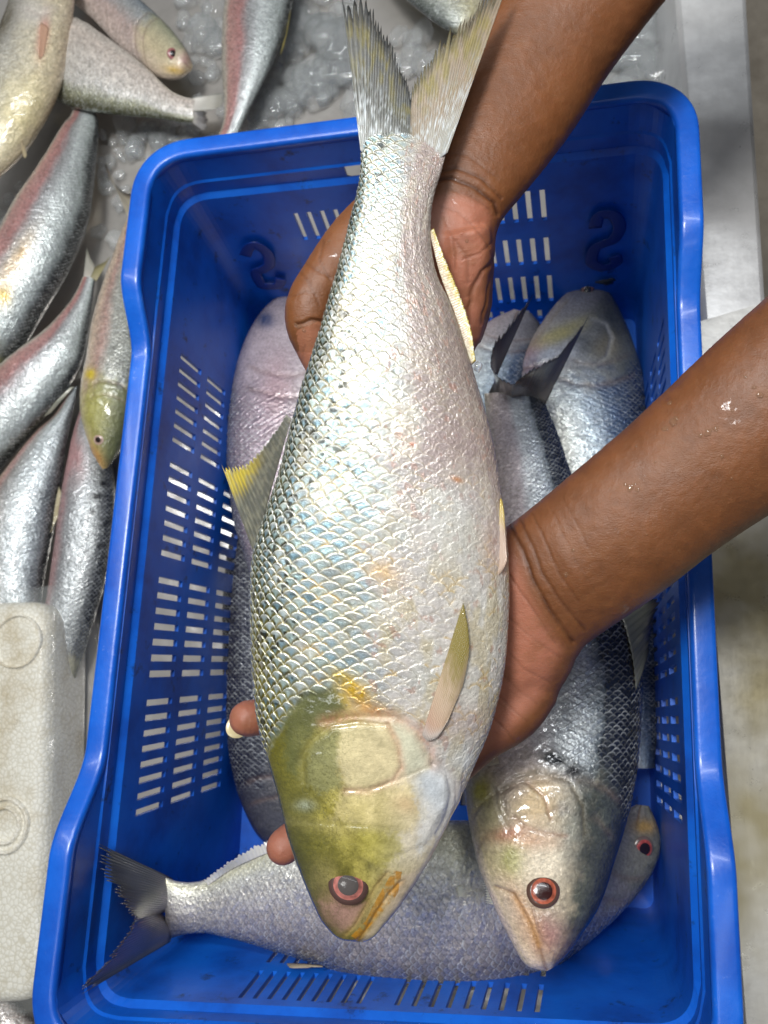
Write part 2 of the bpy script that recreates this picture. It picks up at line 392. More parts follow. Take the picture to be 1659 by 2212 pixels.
# moulded letters on the far wall (seen from behind), recess shade painted as darker blue
M_DARKBLUE, nt, b = nmat('blue_plastic_recess_shade'); b.inputs['Base Color'].default_value = (.001, .028, .24, 1); b.inputs['Roughness'].default_value = .4
def wall_pt(side, px, py, lift=.0040):
    a, b_, c = T4[side], T4[(side + 1) % 4], B4[side]; nrm = np.cross(b_ - a, c - a); nrm /= np.linalg.norm(nrm)
    if np.dot(nrm, cen - a) < 0: nrm = -nrm
    f_, w_ = wall_fw(side, px, py); lo = B4[side] * (1 - w_) + T4[side] * w_; hi = B4[(side + 1) % 4] * (1 - w_) + T4[(side + 1) % 4] * w_
    return lo * (1 - f_) + hi * f_ + nrm * lift, nrm
def tube(pts, rad, flat=None, nr=10, sub=6, cap=True):
    P = np.array(pts, float); n = len(P); P = catmull(P, np.linspace(0, 1, (n - 1) * sub + 1))
    rr = np.interp(np.linspace(0, 1, len(P)), np.linspace(0, 1, len(np.atleast_1d(rad))), np.atleast_1d(rad)) if np.ndim(rad) else np.full(len(P), rad)
    V = []; t = np.gradient(P, axis=0); t /= np.linalg.norm(t, axis=1)[:, None] + 1e-12
    up = np.array([0, 0, 1.]) if flat is None else flat[0]
    for i in range(len(P)):
        s_ = np.cross(t[i], up); s_ /= np.linalg.norm(s_) + 1e-12; u_ = np.cross(s_, t[i])
        fl_ = 1 if flat is None else flat[1]
        for k_ in range(nr):
            a_ = 2 * PI * k_ / nr; V.append(P[i] + rr[i] * (math.cos(a_) * s_ + math.sin(a_) * u_ * fl_))
    Fq = grid_faces(len(P), nr, wrap=True)[:, ::-1].tolist()
    if cap: Fq += [tuple(range(nr)), tuple(range(len(V) - 1, len(V) - nr - 1, -1))]
    return np.array(V), Fq
for gl, sc, ox, oy in (([(815, 835), (825, 785), (880, 757), (940, 775), (958, 835), (930, 890), (860, 922), (805, 960), (792, 1010), (830, 1047), (890, 1050), (940, 1015), (930, 985)], .3637, 987.4, 164.6),
                       ([(860, 655), (885, 600), (950, 590), (1010, 640), (1020, 700), (975, 745), (935, 785), (960, 835), (1020, 855), (1085, 840), (1095, 800)], .3306, 246.8, 329.1)):
    pp = [wall_pt(0, ox + sc * x_, oy + sc * y_) for x_, y_ in gl]
    V_, F_ = tube([p_[0] for p_ in pp], .0052, flat=(pp[0][1], .05)); mesh('moulded_letter', V_, F_, M_DARKBLUE, crate)
# ------------------------------------------------------------------ fish
def scale_field(Sx, G, r=1.5, hw=.53):
    """overlapping rows of scales, each covering the one nearer the tail: id numbers, distance to the free edge, distance from the scale in front, height"""
    def edge(i):
        off = .5 * (i % 2); j = np.floor(G - off + .5); dg = G - off - j
        return i + r * np.sqrt(np.clip(1 - (dg / hw) ** 2, 0, 1)), j, dg
    fi = np.floor(Sx); e = np.zeros(Sx.shape); e2 = np.ones(Sx.shape) * 9; ident = np.zeros(Sx.shape); done = np.zeros(Sx.shape, bool); til = np.zeros(Sx.shape)
    for k in (-2, -1, 0, 1):
        i = fi + k; ed, j, dg = edge(i); m = (~done) & (Sx <= ed + (10 if k == 1 else 0))
        e = np.where(m, ed - Sx, e); pe = np.maximum(edge(i - 1)[0], edge(i - 2)[0]); e2 = np.where(m, Sx - pe, e2); ident = np.where(m, i * 57.3 + j * 13.7, ident); til = np.where(m, dg, til); done |= m
    rnd = (np.sin(ident * 12.9898) * 43758.5453) % 1.0; rnd2 = (np.sin(ident * 78.233 + 1.7) * 24634.6345) % 1.0
    global TILT; TILT = (rnd - .5) * til * 2.2 + (rnd2 - .5) * (e - .8)
    return rnd, rnd2, e, 1 - np.clip(e / 2.0, 0, 1), np.clip(e2, 0, 9)

def body_surface(stations, nl, na, scale_p=(.0034, .0072), t_fun=None, thick_pow=1.0, back=None):
    """stations: rows (dorsal x, dorsal y, ventral x, ventral y, depth, thickness ratio), snout first"""
    st = np.array(stations, float); t = np.linspace(0, 1, nl); t = t ** 1.0
    q = catmull(np.c_[(st[:, 0] + st[:, 2]) / 2, (st[:, 1] + st[:, 3]) / 2, st], t)[:, 2:]
    D = at_d_many(q[:, 0], q[:, 1], q[:, 4]); Vn = at_d_many(q[:, 2], q[:, 3], q[:, 4])
    C = (D + Vn) / 2; Wv = (D - Vn) / 2; wl_ = np.linalg.norm(Wv, axis=1)
    tc = CAMP - C; tc /= np.linalg.norm(tc, axis=1)[:, None]; wu = Wv / (wl_[:, None] + 1e-9)
    N = tc - wu * (tc * wu).sum(1)[:, None]; N /= np.linalg.norm(N, axis=1)[:, None]
    nb = back or max(24, na // 3)
    a = np.r_[np.linspace(0, PI, na), np.linspace(PI, 2 * PI, nb + 2)[1:-1]]
    ca, sa = np.cos(a), np.sin(a); sa = np.sign(sa) * np.abs(sa) ** thick_pow
    th = (q[:, 5] * wl_)[:, None, None]
    P = C[:, None] + ca[None, :, None] * Wv[:, None] + sa[None, :, None] * th * N[:, None]
    ds = np.r_[0, np.linalg.norm(np.diff(C, axis=0), axis=1)]; wm = wl_.max()
    pl = (np.maximum(wl_, .2 * wm) / wm) ** .30
    s = np.cumsum(ds); Sx = np.cumsum(ds / (scale_p[0] * pl))
    half = PI * wl_ * (.5 + .5 * q[:, 5] * 1.1)
    v = np.where(a <= PI, a / PI, 2 - a / PI)
    G = (v[None, :] - .5) * (half / (scale_p[1] * pl))[:, None] + (a > PI)[None, :] * 40
    nrm = (ca[None, :, None] * wu[:, None] * (q[:, 5])[:, None, None] + sa[None, :, None] * N[:, None]); nrm /= np.linalg.norm(nrm, axis=2)[..., None] + 1e-9
    return dict(P=P, t=np.repeat(t[:, None], len(a), 1), v=np.repeat(v[None], nl, 0), s=np.repeat(s[:, None], len(a), 1), S=np.repeat(Sx[:, None], len(a), 1), G=G, n=nrm, C=C, w=wl_, N=N, Wu=wu, na=na, nl=nl, A=len(a), half=half, L=s[-1], st=q)
def surf_mesh(name, B, disp, col, mat, parent):
    P = B['P'] + B['n'] * disp[..., None]; nl, A = B['nl'], B['A']
    V = P.reshape(-1, 3); Fq = grid_faces(nl, A, wrap=True)[:, ::-1]
    c0 = P[0].mean(0); c1 = P[-1].mean(0); k = len(V); V = np.r_[V, [c0, c1]]
    j = np.arange(A); j2 = (j + 1) % A
    caps = np.r_[np.stack([j, j2, np.full(A, k), np.full(A, k)], 1)[:, :3], np.stack([(nl - 1) * A + j2, (nl - 1) * A + j, np.full(A, k + 1)], 1)]
    col = np.r_[col.reshape(-1, col.shape[-1]), [col[0, 0], col[-1, 0]]]
    me_v = V
    # quads plus two fans
    o = mesh(name, me_v, Fq, mat, parent, col=col)
    o.data['caps'] = 1
    return o
def surf_at(B, px, py):                        # nearest front surface point to a pixel
    X_, Y_ = to_px(B['P'][:, :B['na']]); i = np.argmin((X_ - px) ** 2 + (Y_ - py) ** 2); i, j = np.unravel_index(i, X_.shape)
    return B['P'][i, j], B['n'][i, j]
def surf_tv(B, t, v):
    i = int(round(t * (B['nl'] - 1))); j = int(round(v * (B['na'] - 1))); return B['P'][i, j], B['n'][i, j]

def fin(name, parent, base, tip, db, dt, nray=22, jag=.12, col=None, thick=.00035, curve=0., nlen=16, split=.25, ridge=.00022, seed=1, bulge=0., mat=None):
    """rays from a base line to a tip line, membrane torn back between the ray ends"""
    bp = catmull(np.array(base, float), np.linspace(0, 1, nray * 4 + 1)); tp = catmull(np.array(tip, float), np.linspace(0, 1, nray * 4 + 1))
    db = np.interp(np.linspace(0, 1, len(bp)), np.linspace(0, 1, len(np.atleast_1d(db))), np.atleast_1d(db)); dt = np.interp(np.linspace(0, 1, len(bp)), np.linspace(0, 1, len(np.atleast_1d(dt))), np.atleast_1d(dt))
    B0 = at_d_many(bp[:, 0], bp[:, 1], db); B1 = at_d_many(tp[:, 0], tp[:, 1], dt)
    r_ = np.random.default_rng(seed); m = len(bp); ph = np.arange(m) / 4.0
    rayness = np.abs(np.cos(ph * PI)) ** 1.5
    L = 1 - jag * (1 - rayness) * (.4 + .9 * r_.random(m)) - jag * .8 * np.interp(ph, np.arange(nray + 1), r_.random(nray + 1) ** 2)
    L[0] = L[-1] = 1
    u = np.linspace(0, 1, nlen)
    P = B0[:, None] + (B1 - B0)[:, None] * (u[None, :] * L[:, None])[..., None]
    ax = B1 - B0; ac = np.gradient(B0 + B1, axis=0); n_ = np.cross(ax, ac); n_ /= np.linalg.norm(n_, axis=1)[:, None] + 1e-12
    if np.dot(n_[m // 2], CAMP - P[m // 2, 0]) < 0: n_ = -n_
    P += n_[:, None] * (ridge * np.cos(2 * PI * ph)[:, None] * (1 - .6 * u)[None, :] + curve * (u ** 2)[None, :] * np.linspace(-1, 1, m)[:, None] + bulge * (np.sin(np.linspace(0, PI, m))[:, None] * np.sin(u * PI * .6)[None, :]))[..., None]
    U, Q = np.meshgrid(u, np.linspace(0, 1, m)); 
    X_, Y_ = to_px(P)
    c = col(U, Q, X_, Y_, np.cos(2 * PI * ph)[:, None] + 0 * U) if callable(col) else np.ones((m, nlen, 3)) * np.array(col)
    o = mesh(name, P.reshape(-1, 3), grid_faces(m, nlen), mat or M_FIN, parent, col=c.reshape(-1, c.shape[-1]))
    return modify(o, ('SOLIDIFY', dict(thickness=thick, offset=0)))

def disc_dome(c, n, ax, rx, ry, h, nr=10, na_=36, hole=0., rmax=1.):
    ax = ax - n * np.dot(ax, n); ax /= np.linalg.norm(ax); ay = np.cross(n, ax); V = []
    rr = np.linspace(hole, rmax, nr) if hole else np.linspace(.001, rmax, nr)
    for r_ in rr:
        for k_ in range(na_):
            a_ = 2 * PI * k_ / na_; V.append(c + ax * rx * r_ * math.cos(a_) + ay * ry * r_ * math.sin(a_) + n * h * math.sqrt(max(0, 1 - r_ * r_)))
    Fq = grid_faces(nr, na_, wrap=True); return np.array(V), Fq, np.repeat(rr, na_)
def add_eye(root, c, n, ax, r, mat=None, iris=(.40, .07, .05), pupil=(.02, .012, .012), haze=0., ry=None, lift=-.0006, ball=(.18, .13, .11)):
    ry = ry or r; M_E = mat or M_EYE
    V, Fq, rr = disc_dome(c + n * lift, n, ax, r, ry, r * .26); e = mesh('eye', V, Fq, M_E, root, col=np.ones((len(V), 3)) * np.array(ball))
    V, Fq, rr = disc_dome(c + n * (lift + .0003), n, ax, r * .86, ry * .86, r * .28, hole=.45)
    nz = fbm(V[:, 0] * 700, V[:, 1] * 700, 4, 3)[:, None]
    cc = np.array(iris) * (.3 + 1.4 * nz) * (.75 + .5 * np.clip((rr - .6) / .3, 0, 1))[:, None]
    ir = mesh('iris', V, Fq, M_E, e, col=cc)
    V, Fq, rr = disc_dome(c + n * (lift + .00042), n, ax, r * .86, ry * .86, r * .28, rmax=.60)
    mesh('pupil', V, Fq, M_E, e, col=np.ones((len(V), 3)) * (np.array(pupil) * (1 - haze) + haze * np.array((.09, .08, .075))))
    return e

# ---------------- the big fish held over the crate
big = empty('fish', at_d(830, 1200, .40), 'large silver fish with olive yellow head held in two hands over the crate', 'fish', 'fresh silver fish')
bst = [(764, 2034, 786, 2035, .352, .60), (738, 2030, 803, 2027, .352, .62), (700, 1998, 830, 1999, .353, .56), (664, 1925, 871, 1948, .353, .50), (626, 1825, 913, 1882, .354, .46),
       (603, 1730, 948, 1818, .3555, .42), (582, 1655, 982, 1752, .357, .40), (562, 1580, 1020, 1662, .358, .38), (549, 1490, 1058, 1570, .359, .37), (544, 1385, 1085, 1460, .360, .36), (543, 1280, 1096, 1350, .361, .36),
       (548, 1195, 1098, 1238, .362, .36), (577, 1100, 1090, 1130, .363, .37), (604, 1020, 1078, 1040, .3645, .38), (630, 915, 1060, 935, .366, .39), (662, 805, 1029, 828, .367, .40), (685, 735, 1008, 760, .368, .41), (712, 640, 971, 655, .370, .42), (737, 555, 940, 585, .371, .43),
       (757, 475, 929, 500, .373, .44), (775, 405, 936, 425, .3755, .40), (781, 350, 950, 378, .377, .28), (782, 305, 962, 332, .3785, .15), (790, 275, 965, 300, .380, .07), (812, 245, 955, 265, .381, .04), (855, 212, 925, 225, .382, .02)]
B = body_surface(bst, 1150, 400, scale_p=(.0034, .0074), thick_pow=.92)
X_, Y_ = to_px(B['P']); v, t, s_, G, Sx = B['v'], B['t'], B['s'], B['G'], B['S']
wob = .8 * (fbm(s_ * 60, G * .35, 11, 3) - .5)
rnd, rnd2, e_, hg, lat = scale_field(Sx + wob * 1.1, G + wob + .25 * (fbm(s_ * 25, v * 5, 5, 2) - .5))
# where the head begins: a curved line in the side view
headline = [(560, 1640), (600, 1560), (655, 1500), (720, 1480), (800, 1530), (885, 1545), (925, 1600), (955, 1660), (1005, 1700), (1030, 1720)]
hp = [(480, 1700), *headline, (1100, 1800), (1100, 2300), (400, 2300)]
head = in_poly(X_, Y_, hp).astype(float); dh = seg_dist(X_, Y_, headline) * np.where(head > 0, 1, -1); head = sstep(-14, 22, dh + 34 * (fbm(X_ / 22, Y_ / 22, 141, 4) - .5))
neck = sstep(1, 0, head)
# relief
n_f = fbm(s_ * 420, G * 3.1, 21, 4); n_m = fbm(s_ * 110, v * 26, 31, 4); n_l = fbm(s_ * 30, v * 7, 41, 3)
dz = 1 - sstep(.38, .66, v + .16 * (n_l - .5) + .10 * (n_m - .5))                       # zone of crisp scales (back and upper flank)
crisp = (.34 + .66 * dz) * neck * sstep(.995, .93, t)
edge_rim = np.exp(-((e_ - .10) / .12) ** 2)
ridged = 1 - np.abs(2 * fbm(s_ * 620, v * 95, 23, 4) - 1) * 2.4; ridged = np.clip(ridged, 0, 1) ** 2
disp = crisp * .00030 * TILT + neck * .00017 * ridged * (1.15 - dz) + crisp * (.00030 + .0004 * rnd2) * hg + crisp * (.00012 * edge_rim) + neck * .00018 * (n_f - .5) * (1.4 - dz * .5) + .0005 * (n_m - .5) * neck + head * (.00012 * (fbm(X_ / 9, Y_ / 9, 51) - .5) + .0006 * (fbm(X_ / 40, Y_ / 40, 52) - .5))
backz = 1 - sstep(.04, .30 + .10 * sstep(1100, 1500, Y_), v + .14 * (n_m - .5)); groove = np.exp(-(lat / (.28 + .34 * backz)) ** 2) * crisp; disp = disp - .00022 * groove
# colours: skin's own, with scale highlights and some shade painted in
N_ = X_.shape
cb = np.ones(N_ + (3,)) * np.array((.50, .50, .48))
blue = np.array((.24, .42, .52)); mint = np.array((.40, .49, .42)); pearl = np.array((.60, .575, .52)); lilac = np.array((.41, .325, .315)); cream = np.array((.64, .57, .46))
bl = fbm(s_ * 45, v * 10, 45, 3); sc = mixc(mixc(np.ones(N_ + (3,)) * pearl, blue, sstep(.18, .50, bl) * (.60 + .5 * rnd) * np.exp(-((e_ - .85) / .75) ** 2)), mint, sstep(.55, .95, rnd2) * .55)
sc = sc * (.90 + .22 * rnd2)[..., None]
mid = mixc(np.ones(N_ + (3,)) * pearl, lilac, sstep(.32, .58, n_l + .25 * (n_m - .5)) * .85); mid = mixc(mid, cream, sstep(.50, .68, fbm(s_ * 70, v * 16, 61)) * .6)
mid = mid * (.80 + .40 * n_f)[..., None]
white = np.ones(N_ + (3,)) * np.array((.66, .64, .60)) * (.75 + .5 * n_f)[..., None]
cb = mixc(mid, sc, dz)
low = sstep(950, 1350, Y_) * (1 - dz); cb = mixc(cb, white, low * .65); cb = mixc(cb, np.array((.52, .43, .24)), sstep(.5, .68, fbm(s_ * 55, v * 20, 66, 4)) * sstep(1000, 1300, Y_) * neck * .55 * sstep(.3, .5, v))
dusk = sstep(1180, 800, Y_) * sstep(.42, .75, v) * (.5 + .5 * sstep(380, 700, Y_)); cb = mixc(cb, np.array((.33, .27, .245)), dusk * .85 * (.5 + n_m))  # lilac-brown tone plus painted shade on the upper right side
# olive skin showing between the scales, strongest along the back and towards the head
ol = np.array((.05, .05, .022)) * np.ones(N_ + (3,)); ol = mixc(ol, np.array((.11, .095, .018)), sstep(1100, 1500, Y_))
ol = mixc(np.array((.30, .25, .12)) * np.ones(N_ + (3,)), ol, sstep(.0, .5, backz))
back = 1 - sstep(.02, .20 + .16 * sstep(1100, 1500, Y_), v + .16 * (n_m - .5)); gap = np.clip(groove * 1.5, 0, 1) * dz
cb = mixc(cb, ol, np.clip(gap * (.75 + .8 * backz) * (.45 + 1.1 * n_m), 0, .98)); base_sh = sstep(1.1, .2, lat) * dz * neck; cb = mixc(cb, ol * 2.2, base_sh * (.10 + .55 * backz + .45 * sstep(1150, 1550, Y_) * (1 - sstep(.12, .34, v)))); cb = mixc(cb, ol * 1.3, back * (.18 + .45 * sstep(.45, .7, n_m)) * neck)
cb = mixc(cb, np.array((.42, .33, .14)), (1 - dz) * groove * .6 * sstep(.35, .6, n_l))
yel = sstep(.60, .70, fbm(s_ * 150, v * 22, 71, 3)) * sstep(900, 1250, Y_) * neck * sstep(.22, .4, v); cb = mixc(cb, np.array((.55, .36, .10)), yel * .8 * groove ** .3)
blood = sstep(.66, .74, fbm(s_ * 210, v * 50, 81, 4)) * sstep(.4, .5, v); cb = mixc(cb, np.array((.42, .22, .16)), blood * .5)
specks = sstep(.66, .78, vn(s_ * 520, G * 4, 91)) * sstep(.38, .62, fbm(s_ * 40, v * 9, 93, 2)) * (1 - sstep(.3, .5, v)); cb = mixc(cb, np.array((.02, .02, .012)), specks * .85 * neck)
rims = edge_rim * crisp; cb = mixc(cb, np.array((.72, .74, .68)), rims * .55)  # bright highlight painted along the free edge of each scale
for bx, by, rx, ry, an, cc, am in ((825, 1235, 50, 22, 20, (.62, .40, .17), .6), (980, 1150, 90, 110, 0, (.62, .62, .60), .55), (720, 1240, 28, 30, 0, (.16, .15, .13), .45), (1000, 760, 30, 60, 0, (.34, .26, .23), .4), (990, 960, 60, 60, 0, (.36, .27, .27), .5), (890, 960, 8, 4, 0, (.55, .16, .08), .8),
                               (1065, 1180, 25, 60, 0, (.62, .42, .36), .5), (988, 1036, 14, 6, 20, (.6, .25, .08), .7), (1000, 1560, 60, 40, 0, (.48, .36, .34), .5), (1000, 1640, 36, 30, 0, (.66, .68, .70), .7)):
    cb = mixc(cb, np.array(cc), blob(X_, Y_, bx, by, rx, ry, an) * am * (.6 + .8 * n_m))
# head colours
hn = fbm(X_ / 26, Y_ / 26, 101, 4); hf = fbm(X_ / 7, Y_ / 7, 111, 4)
hu = (X_ - (560 + (Y_ - 1500) * .33)) / 330                            # 0 on the nape side, 1 on the throat side
olive = np.array((.16, .145, .022)); yg = np.array((.42, .36, .085)); cr = np.array((.72, .61, .40)); pk = np.array((.66, .46, .36)); wh = np.array((.74, .72, .69))
hc = np.ones(N_ + (3,)) * yg
hc = mixc(hc, olive, 1 - sstep(.02, .50, hu + .36 * (hn - .5))); hc = mixc(hc, cr, sstep(.36, .78, hu + .34 * (hn - .5))); hc = mixc(hc, wh, sstep(.80, 1.02, hu + .1 * (hn - .5)))
hc = mixc(hc, np.array((.05, .055, .03)), (1 - sstep(-.12, .08, hu + .1 * (hf - .5))) * sstep(1600, 1800, Y_) * .8)
hc = mixc(hc, pk, sstep(1850, 1990, Y_) * sstep(.4, .8, hu) * .7)
for bx, by, rx, ry, an, cc, am in ((690, 1530, 45, 40, 20, (.10, .12, .07), .75), (765, 1495, 48, 30, 30, (.62, .40, .02), .9), (700, 1465, 40, 25, 20, (.42, .34, .05), .7), (815, 1640, 62, 50, -10, (.56, .43, .27), .7), (700, 1630, 46, 60, 10, (.30, .29, .12), .55), (770, 1650, 50, 55, 10, (.66, .55, .30), .6), (745, 1760, 60, 26, 0, (.50, .42, .07), .6), (900, 1790, 50, 60, 20, (.78, .72, .66), .7), (875, 1737, 26, 20, 20, (.62, .26, .17), .6), (930, 1700, 30, 60, -30, (.55, .64, .72), .75), (890, 1600, 60, 18, 55, (.62, .58, .44), .6),
                               (735, 1960, 48, 42, 20, (.36, .20, .17), .9), (640, 1760, 50, 90, 0, (.15, .14, .04), .6), (770, 1790, 80, 20, 5, (.48, .40, .15), .6), (660, 1740, 20, 12, 0, (.4, .45, .36), .6), (800, 1815, 40, 30, 0, (.45, .39, .07), .6), (640, 1900, 40, 70, -25, (.10, .10, .035), .7), (700, 1890, 30, 40, 0, (.40, .34, .14), .5), (870, 1840, 50, 60, 20, (.64, .58, .44), .6), (850, 1950, 40, 60, 30, (.64, .48, .33), .7)):
    hc = mixc(hc, np.array(cc), blob(X_, Y_, bx, by, rx, ry, an) * am)
hg_ = fbm(X_ / 3.2, Y_ / 3.2, 115, 3); hc = hc * (.60 + .56 * hn + .18 * hf + .06 * hg_)[..., None]; hc = mixc(hc, np.array((.10, .10, .03)), sstep(.60, .75, hg_) * .22 * (1 - sstep(.3, .6, hu)))
vein = sstep(.50, .54, fbm(X_ / 9, Y_ / 16, 121, 3)) * sstep(.60, .56, fbm(X_ / 9, Y_ / 16, 121, 3)); hc = mixc(hc, olive * .7, vein * .35 * (1 - sstep(.4, .7, hu)))
cb = mixc(cb, hc, head)
for bx, by, rx, ry, an, cc, am in ((768, 1492, 40, 24, 35, (.60, .36, .02), .95), (735, 1462, 30, 16, 30, (.55, .40, .06), .7), (690, 1512, 42, 30, 10, (.12, .13, .06), .75), (800, 1530, 40, 14, 15, (.60, .33, .10), .7)):
    cb = mixc(cb, np.array(cc), np.clip(blob(X_, Y_, bx, by, rx, ry, an) * am * (.3 + 1.5 * hf), 0, 1))
def patch(poly, soft, col_, am, wob_=10):
    global cb
    pl__ = poly + poly[:1]; d__ = seg_dist(X_, Y_, pl__) * np.where(in_poly(X_, Y_, poly), 1, -1)
    cb = mixc(cb, np.array(col_) * (.72 + .56 * hn)[..., None], sstep(-soft, soft, d__ + wob_ * (hf - .5)) * am)
patch([(612, 1560), (650, 1500), (720, 1485), (745, 1530), (700, 1560), (660, 1610), (640, 1680), (620, 1660)], 14, (.11, .12, .045), .8, 26)
patch([(668, 1612), (712, 1572), (738, 1570), (730, 1640), (738, 1702), (690, 1712), (660, 1690)], 9, (.25, .25, .11), .75, 26)
patch([(738, 1570), (836, 1566), (860, 1612), (864, 1655), (846, 1682), (795, 1704), (748, 1702), (730, 1640)], 7, (.66, .57, .33), .75, 16)
patch([(770, 1552), (850, 1550), (902, 1580), (935, 1640), (930, 1660), (880, 1678), (866, 1640), (864, 1600), (842, 1562)], 6, (.66, .65, .48), .8, 8)
patch([(740, 1712), (860, 1700), (900, 1690), (920, 1760), (880, 1800), (780, 1785), (720, 1770)], 14, (.72, .60, .30), .6, 30)
patch([(930, 1662), (966, 1684), (972, 1730), (950, 1800), (900, 1850), (905, 1760), (890, 1690)], 10, (.72, .75, .79), .5, 24)
patch([(770, 1795), (850, 1800), (870, 1840), (820, 1880), (790, 1850)], 14, (.42, .37, .07), .6, 30)
patch([(690, 1948), (752, 1962), (775, 1950), (790, 1950), (762, 2000), (735, 2015), (704, 1985)], 8, (.36, .21, .17), .75, 10)
patch([(868, 1890), (905, 1880), (860, 1960), (805, 2024), (780, 2034), (800, 2005), (850, 1945)], 6, (.76, .62, .46), .7, 8)
for _ in range(1):
    net = np.abs(2 * fbm(X_ / 7, Y_ / 11, 151, 3) - 1); cb = mixc(cb, np.array((.09, .09, .03)), sstep(.10, .02, net) * .5 * head * (1 - sstep(700, 800, X_)))
# moustache, gill plates, creases: line, width, depth(m), colour, amount
for ln, wd_, dp, cc, am in (([(655, 1690), (652, 1640), (668, 1605), (714, 1569), (772, 1560), (838, 1566)], 5, -.0010, (.30, .27, .08), .5),
        ([(838, 1566), (860, 1610), (868, 1655), (850, 1685), (795, 1710), (748, 1708)], 4, -.0007, (.52, .27, .18), .6),
        ([(700, 1560), (760, 1547), (851, 1548), (905, 1578), (930, 1620), (937, 1650)], 7, -.0013, (.55, .24, .15), .55),
        ([(937, 1650), (965, 1672), (976, 1715), (966, 1760), (945, 1800)], 5, -.0011, (.42, .40, .40), .6),
        ([(748, 1708), (820, 1700), (870, 1680), (937, 1650)], 4, -.0006, (.66, .52, .36), .3),
        ([(600, 1770), (690, 1778), (760, 1782), (860, 1790)], 6, -.0004, (.3, .27, .1), .4),
        ([(985, 1690), (985, 1740), (965, 1795), (940, 1850)], 3, -.0005, (.48, .40, .38), .6), ([(1000, 1690), (998, 1730), (980, 1780)], 3, -.0005, (.48, .42, .4), .6),
        ([(866, 1905), (842, 1930), (815, 1970), (790, 2010), (769, 2036)], 4, -.0016, (.34, .17, .04), .75),
        ([(838, 1885), (812, 1915), (792, 1955), (765, 2000), (742, 2022)], 3.5, -.0009, (.30, .17, .05), .5),
        ([(700, 1930), (712, 1985), (740, 2015)], 4, -.0005, (.2, .15, .07), .5)):
    d_ = seg_dist(X_, Y_, ln); g_ = np.exp(-(d_ / wd_) ** 2); disp = disp + dp * .45 * g_; g2_ = np.exp(-((d_ + 3 * (hn - .5)) / (wd_ * 2.2)) ** 2); cb = mixc(cb, np.array(cc), g2_ * am * .7 * (.3 + 1.4 * hf))
for pl_, hh in (([(655, 1690), (652, 1640), (668, 1605), (714, 1569), (772, 1560), (838, 1566), (860, 1610), (868, 1655), (850, 1685), (795, 1710), (748, 1708)], .0004), ([(655, 1700), (652, 1640), (668, 1600), (714, 1560), (851, 1552), (900, 1580), (935, 1650), (972, 1680), (972, 1740), (920, 1830), (830, 1860), (740, 1800)], .0007)):
    ins = in_poly(X_, Y_, pl_); dd = seg_dist(X_, Y_, pl_ + pl_[:1]); disp = disp + hh * np.where(ins, sstep(0, 16, dd), 0)
orange = in_poly(X_, Y_, [(850, 1880), (868, 1884), (860, 1930), (830, 1965), (800, 2000), (772, 2030), (758, 2022), (790, 1990), (815, 1940)]) * sstep(.30, .55, fbm(X_ / 12, Y_ / 14, 131, 3))
cb = mixc(cb, np.array((.50, .22, .015)), orange * .8)
disp = disp - .0016 * blob(X_, Y_, 752, 1915, 52, 52)                # eye socket
disp = np.where(B['P'][..., 0] > -9, disp, 0) * sstep(0, .012, t)
al = .42 * neck * (.35 + .65 * dz) * (.4 + .9 * rnd) + .04
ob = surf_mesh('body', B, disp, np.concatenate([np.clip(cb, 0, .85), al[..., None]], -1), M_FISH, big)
BB = dict(B); BB['P'] = B['P'] + B['n'] * disp[..., None]
c_, n_ = surf_at(BB, 753, 1913)
add_eye(big, c_, n_, RC.T @ np.array([.9, .3, 0]), .0092, mat=M_HAZE, iris=(.34, .115, .095), ball=(.075, .04, .035), haze=.45, ry=.0080, lift=.0002)
# nostril
c_, n_ = surf_at(BB, 728, 1975)
def tailcol(dark, mid_, yel_, side=1, k=1.):
    def f(U, Q, X, Y, rayc):
        n = fbm(X / 10, Y / 24, 7, 3); n2 = fbm(X / 5, Y / 5, 9, 3)
        c = np.ones(U.shape + (3,)) * np.array(mid_); c = mixc(c, np.array(yel_), sstep(.35, .75, U) * sstep(.40, .6, n) * .8)
        c = mixc(c, np.array(dark), np.clip(sstep(.80, 1., U) + (rayc > .2) * .25 + sstep(.45, .65, n2) * .35, 0, 1) * k)
        c = mixc(c, np.array((.46, .45, .41)), sstep(.45, .08, U + .3 * (n - .5)) * (.5 + .5 * n2)); c = mixc(c, np.array((.70, .72, .72)), sstep(.75, .2, U) * sstep(.56, .66, n2) * .8)
        return c
    return f
tl = big
# two lobes of the tail fin
fin('tail_fin', big, [(779, 325), (800, 345), (850, 352), (893, 345)], [(737, -14), (795, 0), (820, 45), (846, 92), (868, 140), (884, 190), (889, 222)], .3765, [.385, .384, .383, .381], nray=24, jag=.10, col=tailcol((.025, .027, .027), (.12, .12, .11), (.19, .16, .05)), seed=4, nlen=30, ridge=.00018)
fin('tail_fin', big, [(880, 350), (915, 352), (945, 345), (966, 330)], [(888, 222), (893, 180), (920, 130), (958, 72), (1000, 38), (1022, 18), (1060, -30), (1106, -60)], .3765, [.381, .383, .384, .386], nray=26, jag=.12, col=tailcol((.06, .055, .03), (.34, .26, .19), (.26, .21, .06), k=.85), seed=9, nlen=30, ridge=.00018)
def dorscol(U, Q, X, Y, rayc):
    n = fbm(X / 8, Y / 12, 17, 3); c = np.ones(U.shape + (3,)) * np.array((.13, .13, .11)); c = mixc(c, np.array((.62, .46, .05)), sstep(.55, .85, U) * sstep(.35, .75, Q) * 1.0)
    c = mixc(c, np.array((.28, .26, .19)), sstep(.5, .65, n) * .6); return mixc(c, np.array((.05, .05, .035)), (rayc > .3) * .35)
